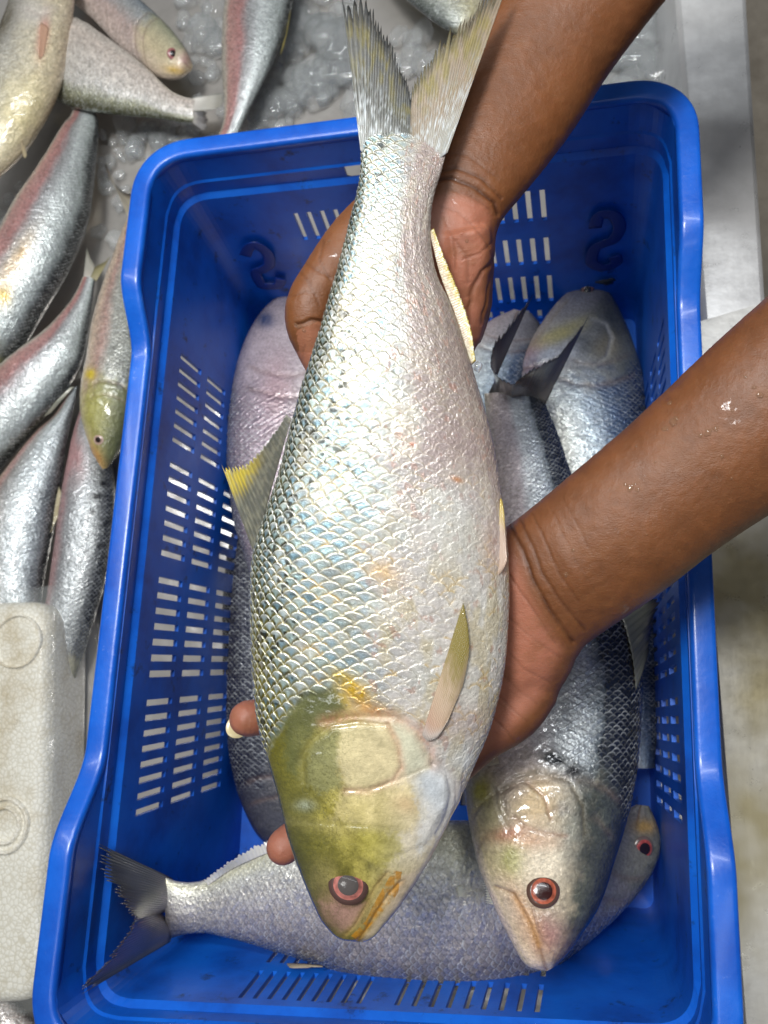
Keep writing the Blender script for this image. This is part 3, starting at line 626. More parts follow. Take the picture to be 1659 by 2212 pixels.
fin('dorsal_fin', big, [(629, 905), (605, 990), (575, 1100), (552, 1205)], [(618, 895), (590, 935), (560, 972), (525, 1000), (502, 1006), (479, 1005), (492, 1060), (524, 1140), (549, 1200)][:6], .366, [.366, .362, .36, .358], nray=20, jag=.10, col=dorscol, seed=3, nlen=18, ridge=.0003)
def pectcol(U, Q, X, Y, rayc):
    n = fbm(X / 6, Y / 20, 5, 3); c = np.ones(U.shape + (3,)) * np.array((.66, .50, .36)); c = mixc(c, np.array((.30, .24, .06)), sstep(.35, .75, U + .3 * (n - .5)) * (1 - .7 * sstep(.5, .9, Q))); c = mixc(c, np.array((.62, .34, .26)), sstep(.35, 0, U) * (1 - Q) * .8); c = mixc(c, np.array((.66, .60, .56)), sstep(.14, 0, U)); return mixc(c, np.array((.34, .24, .12)), (rayc > .6) * .25)
def pxd(o_B, x, y):                            # lens depth of the body surface at a pixel
    c_, _ = surf_at(o_B, x, y); return float((RC @ (c_ - CAMP))[2])
d0 = pxd(BB, 935, 1570); d1 = pxd(BB, 1000, 1320)
fin('pectoral_fin', big, [(912, 1588), (924, 1600), (945, 1592), (966, 1560)], [(1001, 1300), (1008, 1335), (1013, 1400), (1000, 1480)], d0 - .001, d1 - .0012, nray=16, jag=.01, col=pectcol, seed=6, nlen=24, bulge=.0012, ridge=.00012, mat=M_FINT)
fin('pelvic_fin', big, [(1074, 1246), (1081, 1238), (1088, 1228), (1095, 1212)], [(1080, 1078), (1082, 1076), (1085, 1082), (1089, 1110)], pxd(BB, 1078, 1235) - .0005, pxd(BB, 1078, 1080) - .0006, nray=7, jag=.01, col=lambda U, Q, X, Y, r: mixc(np.ones(U.shape + (3,)) * np.array((.62, .46, .36)), np.array((.62, .47, .10)), sstep(.5, .9, U)), seed=2, ridge=.0001, mat=M_FINT)
def analcol(U, Q, X, Y, rayc):
    n = fbm(X / 4, Y / 4, 3, 3); c = np.ones(U.shape + (3,)) * np.array((.52, .40, .28)); c = mixc(c, np.array((.50, .38, .07)), sstep(.35, .7, U + .5 * (n - .5))); return mixc(c, np.array((.72, .66, .5)), sstep(.5, .62, n) * .8)
fin('anal_fin', big, [(928, 500), (950, 590), (990, 700), (1015, 790)], [(938, 494), (962, 560), (995, 640), (1018, 710), (1028, 778)], [.373, .3715, .370, .368], [.372, .371, .369, .367], nray=60, jag=.10, col=analcol, seed=5, ridge=.00012, nlen=10, thick=.0014)
# ---------------- the other fish: one builder, a real outline, height and colouring for each
def zst(rows, default_th=.5):
    """rows (Dx,Dy,Vx,Vy,z,th): the centre of each station lies at height z"""
    out = []
    for r_ in rows:
        mx_, my_ = (r_[0] + r_[2]) / 2, (r_[1] + r_[3]) / 2
        p_ = at_z(mx_, my_, r_[4]); out.append((*r_[:4], float((RC @ (p_ - CAMP))[2]), r_[5] if len(r_) > 5 else default_th))
    return out
def vramp(v, stops):
    xs = [s[0] for s in stops]; cs = np.array([s[1] for s in stops]); return np.stack([np.interp(v, xs, cs[:, k]) for k in range(3)], -1)
def other_fish(label, rows, ramp_, seed=1, nl=420, na=150, head_t=.23, scale_p=(.0023, .0052), crisp_v=(.5, .7), headc=None, blobs=(), lines=(), eye=None, tails=(), fins=(), metal=.45, rough_amp=1., group='fresh silver fish', gill=True, darkgap=.5, th=.5, sc_amp=.00035, mouth=True):
    st = zst(rows, th); B = body_surface(st, nl, na, scale_p=scale_p)
    X_, Y_ = to_px(B['P']); v, t, s_, G, Sx = B['v'], B['t'], B['s'], B['G'], B['S']
    nm = fbm(s_ * 80 + seed, v * 14, seed, 4); nf = fbm(s_ * 330, G * 2.6, seed + 3, 3); nl_ = fbm(s_ * 22 + seed * 3, v * 5, seed + 5, 3)
    w_ = .3 * (nm - .5); rnd, rnd2, e_, hg, lat = scale_field(Sx + w_, G + w_)
    hl = head_t * (1 - .22 * np.sin(PI * np.clip(v, 0, 1)) * -1) - .05 * np.abs(v - .5)
    head = sstep(-.045, .06, hl - t + .11 * (nm - .5)) * .92; neck = 1 - head; dz = 1 - sstep(crisp_v[0], crisp_v[1], v + .12 * (nl_ - .5)); crisp = (.35 + .65 * dz) * neck * sstep(.995, .9, t)
    rim = np.exp(-((e_ - .15) / .2) ** 2) * crisp; gap = np.exp(-(lat / .28) ** 2) * crisp
    disp = crisp * sc_amp * (hg + .9 * TILT) + .0008 * (nm - .5) + .0002 * (nf - .5) * neck
    c = vramp(np.clip(v + .10 * (nl_ - .5) + .05 * (nm - .5), 0, 1), ramp_)
    c = c * (.52 + .40 * rnd + .50 * nf)[..., None]; c = mixc(c, c * .25, gap * darkgap); c = mixc(c, np.array((.80, .84, .84)), rim * .6 * rnd2)  # pale scale edges are glints put into the colour
    if headc is not None:
        hn = fbm(X_ / 16, Y_ / 16, seed + 9, 4); hc = vramp(np.clip(v + .12 * (hn - .5), 0, 1), headc) * (.85 + .35 * hn)[..., None]; c = mixc(c, hc, head)
    if gill:
        for off, dp in ((0, -.0009), (.055, -.0004)):
            hh = hl - off; g_ = np.exp(-((t - hh + .012 * (nm - .5)) / .007) ** 2) * sstep(.15, .3, v) * (1 - sstep(.9, 1., v)); disp = disp + dp * g_; c = mixc(c, np.array((.20, .13, .10)), g_ * .4)
        disp = disp + .0008 * head * sstep(.0, .05, hl - t) * np.sin(PI * v) * sstep(.0, .1, t)
    if mouth:
        g_ = np.exp(-((v - (.66 - t * 1.6)) / .025) ** 2) * (1 - sstep(.05, .085, t)); disp = disp - .0008 * g_; c = mixc(c, np.array((.20, .12, .08)), g_ * .7)
    for bx, by, rx, ry, an, cc, am in blobs: c = mixc(c, np.array(cc), np.clip(1.25 * blob(X_, Y_, bx, by, rx * 1.25, ry * 1.25, an) * am * (.5 + nm), 0, 1))
    for ln, wd_, dp, cc, am in lines:
        g_ = np.exp(-(seg_dist(X_, Y_, ln) / wd_) ** 2); disp = disp + dp * .7 * g_; c = mixc(c, np.array(cc), g_ * am * .7 * (.3 + 1.2 * nm))
    mid = B['C'][B['nl'] // 2]; lowz = float((B['P'][..., 2]).min())
    root = empty('fish', (mid[0], mid[1], max(lowz, 0.0)), label, 'fish', group)
    al = metal * neck * (.4 + rnd * .8) * (.4 + .6 * dz) + .05
    surf_mesh('body', B, disp, np.concatenate([np.clip(c, 0, .85), al[..., None]], -1), M_FISH2, root)
    BB = dict(B); BB['P'] = B['P'] + B['n'] * disp[..., None]
    if eye:
        c_, n_ = surf_at(BB, eye[0], eye[1]); add_eye(root, c_, n_, B['C'][30] - B['C'][0], eye[2], **(eye[3] if len(eye) > 3 else {}))
    for base, tip, z0, z1, colr, nr, jg in tails:
        d_ = lambda p, z: float((RC @ (at_z(p[0], p[1], z) - CAMP))[2])
        fin('tail_fin', root, base, tip, [d_(p, z0) for p in base], [d_(p, z1) for p in tip], nray=nr, jag=jg, col=colr, seed=seed, nlen=16, ridge=.00025)
    for nm_, base, tip, dd0, dd1, colr, nr, jg in fins:
        fin(nm_, root, base, tip, [pxd(BB, *p) - dd0 for p in base], [pxd(BB, *tip[-1 if k else 0]) - dd1 for k, p in enumerate(tip)], nray=nr, jag=jg, col=colr, seed=seed + 2, nlen=14, ridge=.00025)
    return root, BB
def greyfin(dark=(.035, .037, .04), mid_=(.12, .12, .125), tint=(.30, .27, .24), k=1.):
    def f(U, Q, X, Y, r):
        n = fbm(X / 9, Y / 14, 5, 3); c = np.ones(U.shape + (3,)) * np.array(mid_); c = mixc(c, np.array(tint), sstep(.5, 0, U) * .7 + (n - .5) * .5)
        return mixc(c, np.array(dark), np.clip(sstep(.6, 1, U) * k + (r > .3) * .3 + sstep(.06, .0, np.minimum(Q, 1 - Q)) * .8, 0, 1))
    return f
R_A = [(0, (.012, .014, .022)), (.26, (.020, .024, .034)), (.355, (.04, .05, .065)), (.36, (.14, .17, .19)), (.42, (.56, .62, .66)), (.52, (.76, .80, .82)), (.60, (.60, .52, .52)), (.78, (.54, .44, .38)), (1, (.56, .50, .34))]
H_A = [(0, (.016, .018, .026)), (.20, (.03, .034, .04)), (.33, (.10, .11, .09)), (.44, (.46, .38, .26)), (.7, (.62, .50, .36)), (.85, (.60, .50, .28)), (1, (.70, .58, .46))]
other_fish('dark backed fish with a red ringed eye, head down in the right of the crate',
    [(1196, 2090, 1180, 2098, 0.225, .6), (1218, 2070, 1142, 2088, 0.225, .6), (1258, 2016, 1098, 2018, 0.222, .55), (1293, 1958, 1062, 1940, 0.218, .5), (1320, 1880, 1034, 1872, 0.213, .5), (1348, 1787, 1014, 1780, 0.207, .48), (1370, 1682, 1002, 1690, 0.2, .46), (1381, 1570, 999, 1590, 0.19, .44), (1385, 1470, 1000, 1490, 0.18, .44), (1376, 1370, 1005, 1400, 0.17, .44), (1342, 1262, 1020, 1310, 0.16, .44), (1288, 1150, 1045, 1210, 0.15, .45), (1237, 1035, 1058, 1090, 0.14, .46), (1203, 935, 1058, 975, 0.13, .46), (1178, 872, 1050, 892, 0.12, .4), (1172, 840, 1046, 850, 0.12, .2)],
    R_A, seed=3, nl=800, na=280, head_t=.30, scale_p=(.0024, .0056), crisp_v=(.45, .6), headc=H_A, metal=.5, mouth=False, sc_amp=.0005,
    blobs=[(1098, 1802, 26, 12, -10, (.42, .09, .08), .9), (1140, 1815, 60, 18, 10, (.55, .28, .16), .7), (1150, 1730, 40, 40, 0, (.60, .45, .26), .8), (1040, 1710, 18, 26, 0, (.45, .40, .06), .8), (1200, 1640, 26, 14, 10, (.02, .025, .03), .95), (1240, 1665, 20, 14, 0, (.02, .02, .025), .9), (1100, 1860, 30, 30, 0, (.40, .38, .14), .8), (1185, 1868, 40, 34, 0, (.80, .70, .54), .9),
           (1180, 2020, 30, 36, 0, (.40, .22, .20), .8), (1130, 1985, 20, 60, -28, (.60, .30, .12), .8), (1100, 1960, 22, 70, -30, (.62, .52, .42), .6), (1265, 1750, 30, 50, 0, (.05, .06, .055), .7), (1270, 1850, 30, 50, 10, (.06, .065, .06), .8), (1060, 1760, 30, 40, 0, (.44, .40, .2), .5), (1230, 1800, 18, 50, 0, (.30, .32, .28), .5)],
    lines=[([(1092, 1760), (1085, 1715), (1110, 1680), (1170, 1665), (1230, 1690), (1258, 1740), (1262, 1800)], 6, -.0008, (.16, .13, .08), .7), ([(1110, 1765), (1140, 1790), (1180, 1800), (1222, 1806)], 6, -.0006, (.30, .14, .08), .7), ([(1140, 1690), (1175, 1720), (1190, 1770)], 5, -.0008, (.35, .18, .10), .6),
           ([(1065, 1700), (1075, 1750), (1100, 1790)], 5, -.0008, (.5, .45, .36), .5), ([(1070, 1915), (1110, 1930), (1142, 1990), (1170, 2060), (1180, 2096)], 4, -.0012, (.22, .11, .05), .95), ([(1062, 1935), (1085, 1985), (1120, 2040), (1160, 2092)], 9, .0004, (.78, .62, .52), .8), ([(1110, 1935), (1140, 1985), (1165, 2040)], 8, .0, (.60, .32, .12), .8), ([(1150, 1960), (1170, 2030), (1205, 2068)], 3.5, -.0006, (.2, .12, .1), .5)],
    eye=(1173, 1925, .0089, dict(iris=(.42, .105, .06), ball=(.11, .06, .045), pupil=(.035, .008, .008), ry=.0098, lift=.0)),
    tails=[([(1046, 872), (1060, 862), (1085, 858), (1108, 862)], [(1151, 636), (1108, 690), (1066, 742), (1058, 786), (1080, 815), (1108, 829)], .12, .16, greyfin(), 18, .10),
           ([(1104, 862), (1130, 862), (1155, 865), (1177, 874)], [(1108, 829), (1150, 795), (1200, 768), (1232, 735), (1271, 683)], .12, .165, greyfin(), 18, .12)],
    fins=[('dorsal_fin', [(1374, 1490), (1368, 1430), (1352, 1360), (1330, 1300)], [(1400, 1420), (1412, 1350), (1424, 1290), (1395, 1285)], .002, .003, greyfin(mid_=(.28, .27, .2), tint=(.2, .2, .18)), 12, .15),
          ('pectoral_fin', [(1040, 1650), (1060, 1655), (1078, 1650)], [(1035, 1560), (1050, 1555), (1062, 1570)], .0008, .001, [.5, .4, .3], 8, .03)])
R_B = [(0, (.05, .065, .09)), (.12, (.15, .165, .20)), (.28, (.38, .33, .31)), (.45, (.60, .53, .48)), (.58, (.78, .73, .68)), (.72, (.78, .77, .70)), (.85, (.70, .68, .50)), (1, (.74, .72, .68))]
H_B = [(0, (.05, .06, .05)), (.4, (.22, .22, .18)), (1, (.42, .38, .36))]
other_fish('pale lilac fish lying across the bottom of the crate, tail at the left',
    [(1402, 1741, 1376, 1738, 0.07, .6), (1418, 1780, 1345, 1752, 0.07, .55), (1426, 1822, 1310, 1765, 0.075, .5), (1413, 1870, 1270, 1775, 0.085, .45), (1381, 1922, 1220, 1780, 0.1, .42), (1330, 1978, 1165, 1780, 0.118, .4), (1248, 2050, 1110, 1778, 0.136, .38), (1150, 2112, 1050, 1775, 0.155, .36), (1050, 2131, 985, 1774, 0.168, .36), (955, 2132, 915, 1774, 0.172, .36), (860, 2124, 840, 1772, 0.172, .37), (760, 2106, 765, 1778, 0.17, .38), (655, 2070, 665, 1800, 0.166, .4), (565, 2043, 580, 1830, 0.162, .42), (490, 2022, 505, 1866, 0.158, .44), (432, 2012, 442, 1902, 0.156, .44), (386, 2020, 388, 1906, 0.157, .4), (360, 2030, 352, 1893, 0.16, .2)],
    R_B, seed=7, nl=760, na=230, head_t=.2, scale_p=(.0026, .0058), crisp_v=(.6, .95), headc=H_B, metal=.5, darkgap=.55, mouth=True,
    blobs=[(1390, 1785, 20, 12, 0, (.55, .35, .12), .9), (1010, 1850, 70, 50, 0, (.62, .60, .42), .5), (430, 1960, 60, 40, 0, (.50, .47, .40), .4), (1060, 1925, 70, 16, 0, (.50, .46, .30), .5)],
    eye=(1391, 1832, .0085, dict(iris=(.45, .08, .07))),
    tails=[([(372, 1897), (378, 1925), (372, 1955), (350, 1975)], [(212, 1822), (210, 1850), (222, 1888), (246, 1930), (272, 1968), (289, 1988)], .156, .238, greyfin(tint=(.34, .29, .29)), 22, .16),
           ([(350, 1972), (364, 1990), (372, 2010), (368, 2034)], [(289, 1986), (262, 2030), (218, 2088), (176, 2132), (176, 2148)], .156, .252, greyfin(tint=(.34, .29, .29)), 20, .12)],
    fins=[('anal_fin', [(450, 1912), (500, 1878), (560, 1850), (600, 1835)], [(440, 1900), (490, 1862), (553, 1824), (590, 1812)], .001, .002, [.62, .58, .54], 20, .25),
          ('pelvic_fin', [(1060, 1905), (1068, 1930), (1070, 1955)], [(985, 1915), (985, 1926), (990, 1935)], .0004, .0006, [.74, .70, .54], 8, .04)])
R_6 = [(0, (.02, .025, .05)), (.26, (.035, .055, .11)), (.42, (.12, .18, .28)), (.56, (.50, .60, .66)), (.75, (.70, .72, .66)), (1, (.50, .46, .38))]
H_6 = [(0, (.05, .06, .06)), (.3, (.16, .17, .15)), (.55, (.36, .36, .33)), (1, (.50, .42, .36))]
other_fish('blue grey fish with its head up against the far right corner of the crate',
    [(1292, 604, 1262, 607, .045, .6), (1322, 640, 1216, 640, .05, .6), (1350, 697, 1174, 692, .055, .55), (1373, 759, 1143, 745, .06, .5), (1388, 820, 1128, 812, .062, .46), (1396, 900, 1165, 905, .065, .44), (1403, 1000, 1190, 1010, .066, .42), (1411, 1150, 1225, 1150, .066, .42), (1417, 1300, 1258, 1300, .066, .42), (1419, 1450, 1300, 1450, .066, .42), (1418, 1560, 1340, 1560, .066, .4), (1414, 1660, 1370, 1660, .066, .35)],
    R_6, seed=12, nl=620, na=220, head_t=.24, scale_p=(.0027, .0062), crisp_v=(.8, 1.), headc=H_6, metal=.5, sc_amp=.0006, mouth=False,
    blobs=[(1200, 728, 60, 15, -32, (.62, .54, .20), 1.), (1258, 745, 18, 16, 0, (.04, .05, .035), 1.), (1140, 780, 34, 22, -40, (.58, .34, .32), 1.), (1195, 768, 50, 18, -20, (.66, .68, .70), .9), (1250, 660, 60, 18, -35, (.50, .47, .42), .7), (1330, 720, 30, 60, -10, (.05, .06, .06), .7), (1310, 750, 26, 26, 0, (.22, .2, .14), .8)],
    lines=[([(1280, 690), (1308, 700), (1322, 730), (1312, 770), (1280, 792), (1240, 790)], 5, -.0016, (.5, .5, .46), .7), ([(1225, 650), (1190, 690), (1150, 745)], 4, -.0008, (.4, .3, .15), .5), ([(1120, 800), (1160, 790), (1215, 770)], 4, -.0012, (.25, .12, .06), .7)],
    eye=(1268, 628, .009, dict(iris=(.30, .16, .14), ry=.006, pupil=(.02, .02, .025))))
other_fish('fish half hidden behind the forked tail in the far part of the crate',
    [(1148, 676, 1110, 668, .05, .6), (1166, 700, 1062, 690, .052, .5), (1172, 740, 1020, 730, .055, .45), (1160, 800, 985, 800, .058, .42), (1120, 900, 950, 900, .06, .42), (1080, 1020, 920, 1020, .06, .42), (1040, 1140, 910, 1140, .06, .4), (1000, 1260, 915, 1260, .06, .3)],
    R_6, seed=14, nl=260, na=100, head_t=.2, headc=[(0, (.06, .065, .07)), (.5, (.30, .28, .28)), (1, (.46, .36, .34))], metal=.4)
R_L1 = [(0, (.12, .12, .15)), (.12, (.22, .20, .25)), (.25, (.40, .32, .36)), (.40, (.46, .36, .40)), (.6, (.62, .60, .60)), (1, (.66, .64, .62))]
other_fish('pinkish silver fish at the left inside the crate, behind the thumb',
    [(612, 630, 655, 632, .06, .6), (574, 662, 700, 650, .065, .55), (541, 710, 742, 700, .07, .5), (512, 785, 772, 770, .075, .48), (497, 865, 790, 860, .078, .46), (491, 950, 800, 950, .08, .45), (496, 1040, 800, 1050, .08, .45), (508, 1130, 790, 1150, .08, .44), (545, 1250, 780, 1280, .078, .42), (600, 1400, 760, 1420, .076, .4), (640, 1520, 740, 1530, .075, .3)],
    R_L1, seed=17, sc_amp=.0008, darkgap=.7, nl=560, na=200, head_t=.26, scale_p=(.0027, .0062), crisp_v=(.7, 1.), headc=[(0, (.12, .10, .14)), (.25, (.40, .34, .36)), (1, (.55, .50, .50))], metal=.45, mouth=False,
    blobs=[(575, 690, 18, 14, 0, (.06, .08, .16), .8), (600, 830, 30, 60, 0, (.36, .20, .22), .5)])
R_L2 = [(0, (.035, .03, .055)), (.15, (.035, .034, .055)), (.35, (.05, .055, .075)), (.6, (.20, .2, .24)), (1, (.4, .4, .4))]  # dark back, with the shade of lying underneath put into these colours
other_fish('dark backed fish deep in the left of the crate, shade painted into its colour',
    [(590, 1838, 632, 1846, .03, .6), (555, 1803, 700, 1815, .032, .5), (521, 1733, 740, 1745, .034, .45), (498, 1640, 765, 1650, .036, .42), (486, 1530, 780, 1530, .038, .42), (482, 1400, 790, 1400, .038, .42), (484, 1270, 780, 1270, .038, .42), (500, 1160, 750, 1150, .036, .42), (540, 1060, 710, 1060, .034, .42), (600, 960, 690, 960, .03, .3)],
    R_L2, seed=19, nl=480, na=170, head_t=.2, scale_p=(.0027, .0062), crisp_v=(.7, 1.), headc=[(0, (.03, .03, .05)), (1, (.2, .2, .2))], metal=.4, sc_amp=.0005)

# fish lying on the wet tray
OG = 'fresh silver fish'
R_belly = [(0, (.10, .08, .05)), (.12, (.36, .33, .26)), (.35, (.60, .57, .50)), (.7, (.60, .52, .34)), (1, (.58, .46, .34))]
H_cream = [(0, (.14, .14, .07)), (.35, (.45, .42, .3)), (1, (.62, .50, .42))]
other_fish('yellowish white fish belly up at the top left corner of the photo', [(72, -190, 90, -190, .085, .6), (45, -120, 140, -110, .085, .6), (30, -40, 160, -50, .085, .6), (15, 20, 157, 30, .085, .6), (-12, 90, 148, 110, .082, .6), (-40, 170, 128, 192, .078, .6), (-60, 240, 95, 264, .074, .6), (-75, 310, 46, 338, .07, .55), (-90, 370, 0, 382, .068, .5), (-100, 420, -45, 428, .066, .4)],
    R_belly, seed=23, nl=360, na=160, head_t=.12, headc=H_cream, metal=.25, crisp_v=(.3, .6), darkgap=.25, gill=False, mouth=False, th=.6,
    blobs=[(93, 75, 9, 36, 8, (.62, .24, .18), .8), (40, 240, 60, 60, 0, (.62, .54, .28), .5), (70, 25, 40, 22, 0, (.66, .62, .58), .6), (10, 40, 20, 40, 20, (.12, .1, .06), .6)],
    lines=[([(60, 20), (90, 35), (130, 15)], 5, -.001, (.5, .42, .36), .5)],
    fins=[('pectoral_fin', [(88, 50), (96, 52), (104, 60)], [(84, 125), (88, 128), (94, 120)], .0008, .001, [.55, .32, .22], 8, .04), ('pelvic_fin', [(46, 300), (50, 312), (54, 318)], [(50, 338), (54, 342), (58, 336)], .0008, .001, [.6, .48, .3], 6, .04)])
other_fish('pink and cream fish with its red eye and yellow mouth towards the ice', [(417, 141, 412, 154, .045, .7), (401, 108, 388, 169, .048, .65), (375, 72, 347, 167, .05, .6), (341, 36, 302, 132, .05, .55), (296, -5, 250, 92, .05, .5), (240, -50, 200, 40, .05, .5), (180, -100, 130, -20, .05, .5), (120, -140, 90, -90, .05, .4)],
    [(0, (.05, .06, .07)), (.2, (.20, .24, .28)), (.4, (.45, .46, .46)), (.6, (.55, .42, .38)), (1, (.60, .50, .44))], seed=27, nl=300, na=140, head_t=.36, headc=[(0, (.06, .07, .06)), (.3, (.30, .30, .2)), (.6, (.58, .50, .32)), (1, (.62, .50, .40))], metal=.3,
    blobs=[(378, 150, 18, 8, 10, (.62, .42, .12), .8), (400, 130, 14, 14, 0, (.45, .28, .25), .7)], eye=(373, 116, .0065, dict(iris=(.35, .12, .12), ball=(.34, .17, .16))))
cf = greyfin(mid_=(.42, .39, .34), tint=(.60, .54, .48), dark=(.15, .15, .13), k=.6)
other_fish('cream fish with an olive back, its tail pointing right over the ice', [(10, 132, 20, 90, .05, .5), (40, 182, 62, 50, .055, .5), (78, 206, 112, 36, .06, .48), (115, 215, 158, 38, .06, .46), (152, 229, 190, 54, .06, .44), (197, 240, 222, 76, .058, .44), (245, 247, 278, 116, .055, .44), (296, 251, 317, 148, .052, .46), (345, 256, 357, 187, .05, .46), (386, 262, 386, 206, .048, .42), (420, 263, 420, 215, .046, .25), (440, 252, 440, 224, .043, .1)],
    [(0, (.05, .055, .02)), (.12, (.09, .09, .04)), (.24, (.30, .30, .20)), (.34, (.52, .50, .46)), (.7, (.60, .52, .46)), (1, (.62, .58, .52))], seed=29, nl=420, na=170, head_t=.1, headc=H_cream, metal=.3, crisp_v=(.25, .5), gill=False, mouth=False, scale_p=(.0023, .0052),
    tails=[([(412, 213), (416, 226), (418, 240)], [(486, 200), (484, 214), (478, 232), (446, 240)], .050, .045, cf, 14, .12), ([(416, 238), (418, 250), (416, 266)], [(446, 240), (452, 256), (450, 272), (440, 284)], .050, .045, greyfin(), 10, .2)])
R_side = [(0, (.025, .027, .03)), (.14, (.05, .055, .055)), (.24, (.44, .49, .48)), (.42, (.70, .75, .75)), (.54, (.36, .35, .36)), (.62, (.40, .20, .19)), (.76, (.46, .26, .23)), (.84, (.48, .43, .36)), (1, (.52, .49, .43))]
other_fish('silver fish with a long pink stripe at the top, tail behind the crate rim', [(600, -230, 570, -230, .05, .6), (638, -150, 522, -150, .05, .6), (645, -60, 494, -60, .05, .6), (633, 0, 485, 0, .05, .6), (618, 62, 479, 80, .05, .6), (594, 125, 480, 160, .048, .6), (563, 190, 484, 222, .046, .6), (535, 245, 482, 264, .044, .55), (516, 288, 470, 300, .042, .5), (505, 325, 463, 330, .04, .3)],
    R_side, seed=31, nl=460, na=170, head_t=.15, headc=H_cream, metal=.4, th=.6, crisp_v=(.5, .62), gill=False, mouth=False,
    fins=[('dorsal_fin', [(620, 70), (612, 100), (606, 118)], [(628, 20), (622, 60), (612, 92)], .001, .001, [.40, .32, .08], 8, .2)])
other_fish('large pink striped fish lying left of the crate, tail up by the cream fish', [(-40, 850, -60, 820, .05, .6), (0, 802, -100, 740, .055, .6), (50, 748, -90, 640, .06, .6), (97, 668, -50, 560, .06, .6), (137, 602, 0, 497, .06, .6), (167, 537, 36, 432, .058, .6), (191, 464, 77, 372, .055, .6), (200, 392, 113, 315, .05, .6), (208, 316, 140, 268, .046, .58), (211, 264, 152, 251, .042, .5), (206, 238, 158, 236, .04, .3)],
    R_side, seed=37, nl=560, na=200, head_t=.16, headc=[(0, (.08, .085, .05)), (.5, (.28, .27, .12)), (1, (.5, .42, .28))], metal=.42, crisp_v=(.5, .62), blobs=[(30, 570, 16, 60, 30, (.50, .33, .14), .6), (8, 640, 14, 20, 0, (.55, .38, .08), .7)],
    tails=[([(158, 240), (180, 236), (206, 238)], [(150, 228), (172, 216), (196, 218), (210, 228)], .04, .03, cf, 12, .2)], mouth=False)
other_fish('slim pink striped fish, second from the top in the heap left of the crate', [(-60, 1075, -90, 1040, .04, .6), (-18, 1035, -90, 930, .042, .6), (32, 978, -60, 850, .045, .6), (80, 922, 0, 790, .046, .6), (147, 835, 45, 753, .046, .6), (177, 776, 91, 719, .045, .6), (189, 712, 125, 685, .042, .6), (199, 650, 160, 640, .038, .55), (206, 600, 180, 597, .035, .3)],
    R_side, seed=41, nl=460, na=170, head_t=.15, headc=H_cream, metal=.4, crisp_v=(.5, .62), gill=False, mouth=False,
    tails=[([(180, 602), (190, 598), (198, 600)], [(188, 530), (192, 545), (206, 575)], .035, .03, cf, 8, .1), ([(194, 602), (202, 604), (208, 608)], [(206, 575), (228, 562), (240, 552)], .035, .045, greyfin(mid_=(.4, .36, .2), tint=(.5, .42, .3), dark=(.2, .18, .1)), 8, .1)],
    fins=[('dorsal_fin', [(150, 838), (120, 868), (95, 900)], [(160, 835), (140, 858), (112, 890)], .001, .001, [.34, .33, .26], 8, .15)])
other_fish('fish with a yellow green cheek lying head down against the outside of the crate', [(232, 1011, 222, 1013, .05, .7), (252, 985, 204, 985, .052, .7), (273, 940, 189, 945, .055, .66), (289, 890, 176, 893, .058, .62), (299, 830, 175, 835, .06, .6), (306, 770, 186, 777, .06, .58), (311, 700, 198, 698, .058, .58), (313, 620, 222, 615, .055, .58), (312, 540, 250, 535, .05, .55), (309, 470, 278, 462, .045, .4)],
    [(0, (.06, .07, .06)), (.3, (.24, .25, .22)), (.5, (.36, .36, .32)), (.62, (.42, .27, .23)), (.75, (.52, .40, .30)), (1, (.56, .50, .42))], seed=43, nl=420, na=170, head_t=.33, headc=[(0, (.06, .07, .035)), (.4, (.16, .17, .07)), (.65, (.36, .34, .12)), (.85, (.5, .43, .28)), (1, (.55, .46, .34))], metal=.3, crisp_v=(.4, .6),
    blobs=[(195, 808, 10, 10, 0, (.62, .46, .04), .8), (205, 985, 12, 30, -30, (.52, .28, .10), .8), (205, 880, 24, 40, 0, (.36, .34, .08), .5)], eye=(213, 950, .0055, dict(iris=(.50, .33, .27), ball=(.55, .42, .36))),
    tails=[([(276, 470), (286, 462), (298, 466)], [(228, 350), (226, 356), (232, 372), (262, 410), (300, 420)], .045, .03, greyfin(mid_=(.36, .32, .25), tint=(.42, .37, .3)), 12, .06)])
other_fish('pale bellied fish disappearing under the top of the foam block', [(60, 1420, 20, 1430, .035, .6), (85, 1350, -30, 1340, .038, .6), (92, 1262, -40, 1230, .04, .6), (109, 1172, -35, 1130, .04, .6), (126, 1070, -10, 1052, .04, .6), (141, 972, 35, 985, .038, .6), (153, 906, 80, 930, .035, .6), (163, 862, 120, 893, .032, .5), (168, 832, 145, 852, .03, .3)],
    [(0, (.03, .033, .037)), (.14, (.07, .075, .08)), (.3, (.42, .46, .48)), (.5, (.50, .54, .55)), (.64, (.38, .35, .33)), (.74, (.42, .24, .22)), (1, (.52, .44, .28))], seed=47, nl=460, na=170, head_t=.12, headc=H_cream, metal=.42, crisp_v=(.6, .75), gill=False, mouth=False,
    fins=[('dorsal_fin', [(112, 1150), (118, 1100), (124, 1065)], [(108, 1150), (138, 1085), (128, 1050)], .001, .001, [.50, .42, .26], 10, .1)])
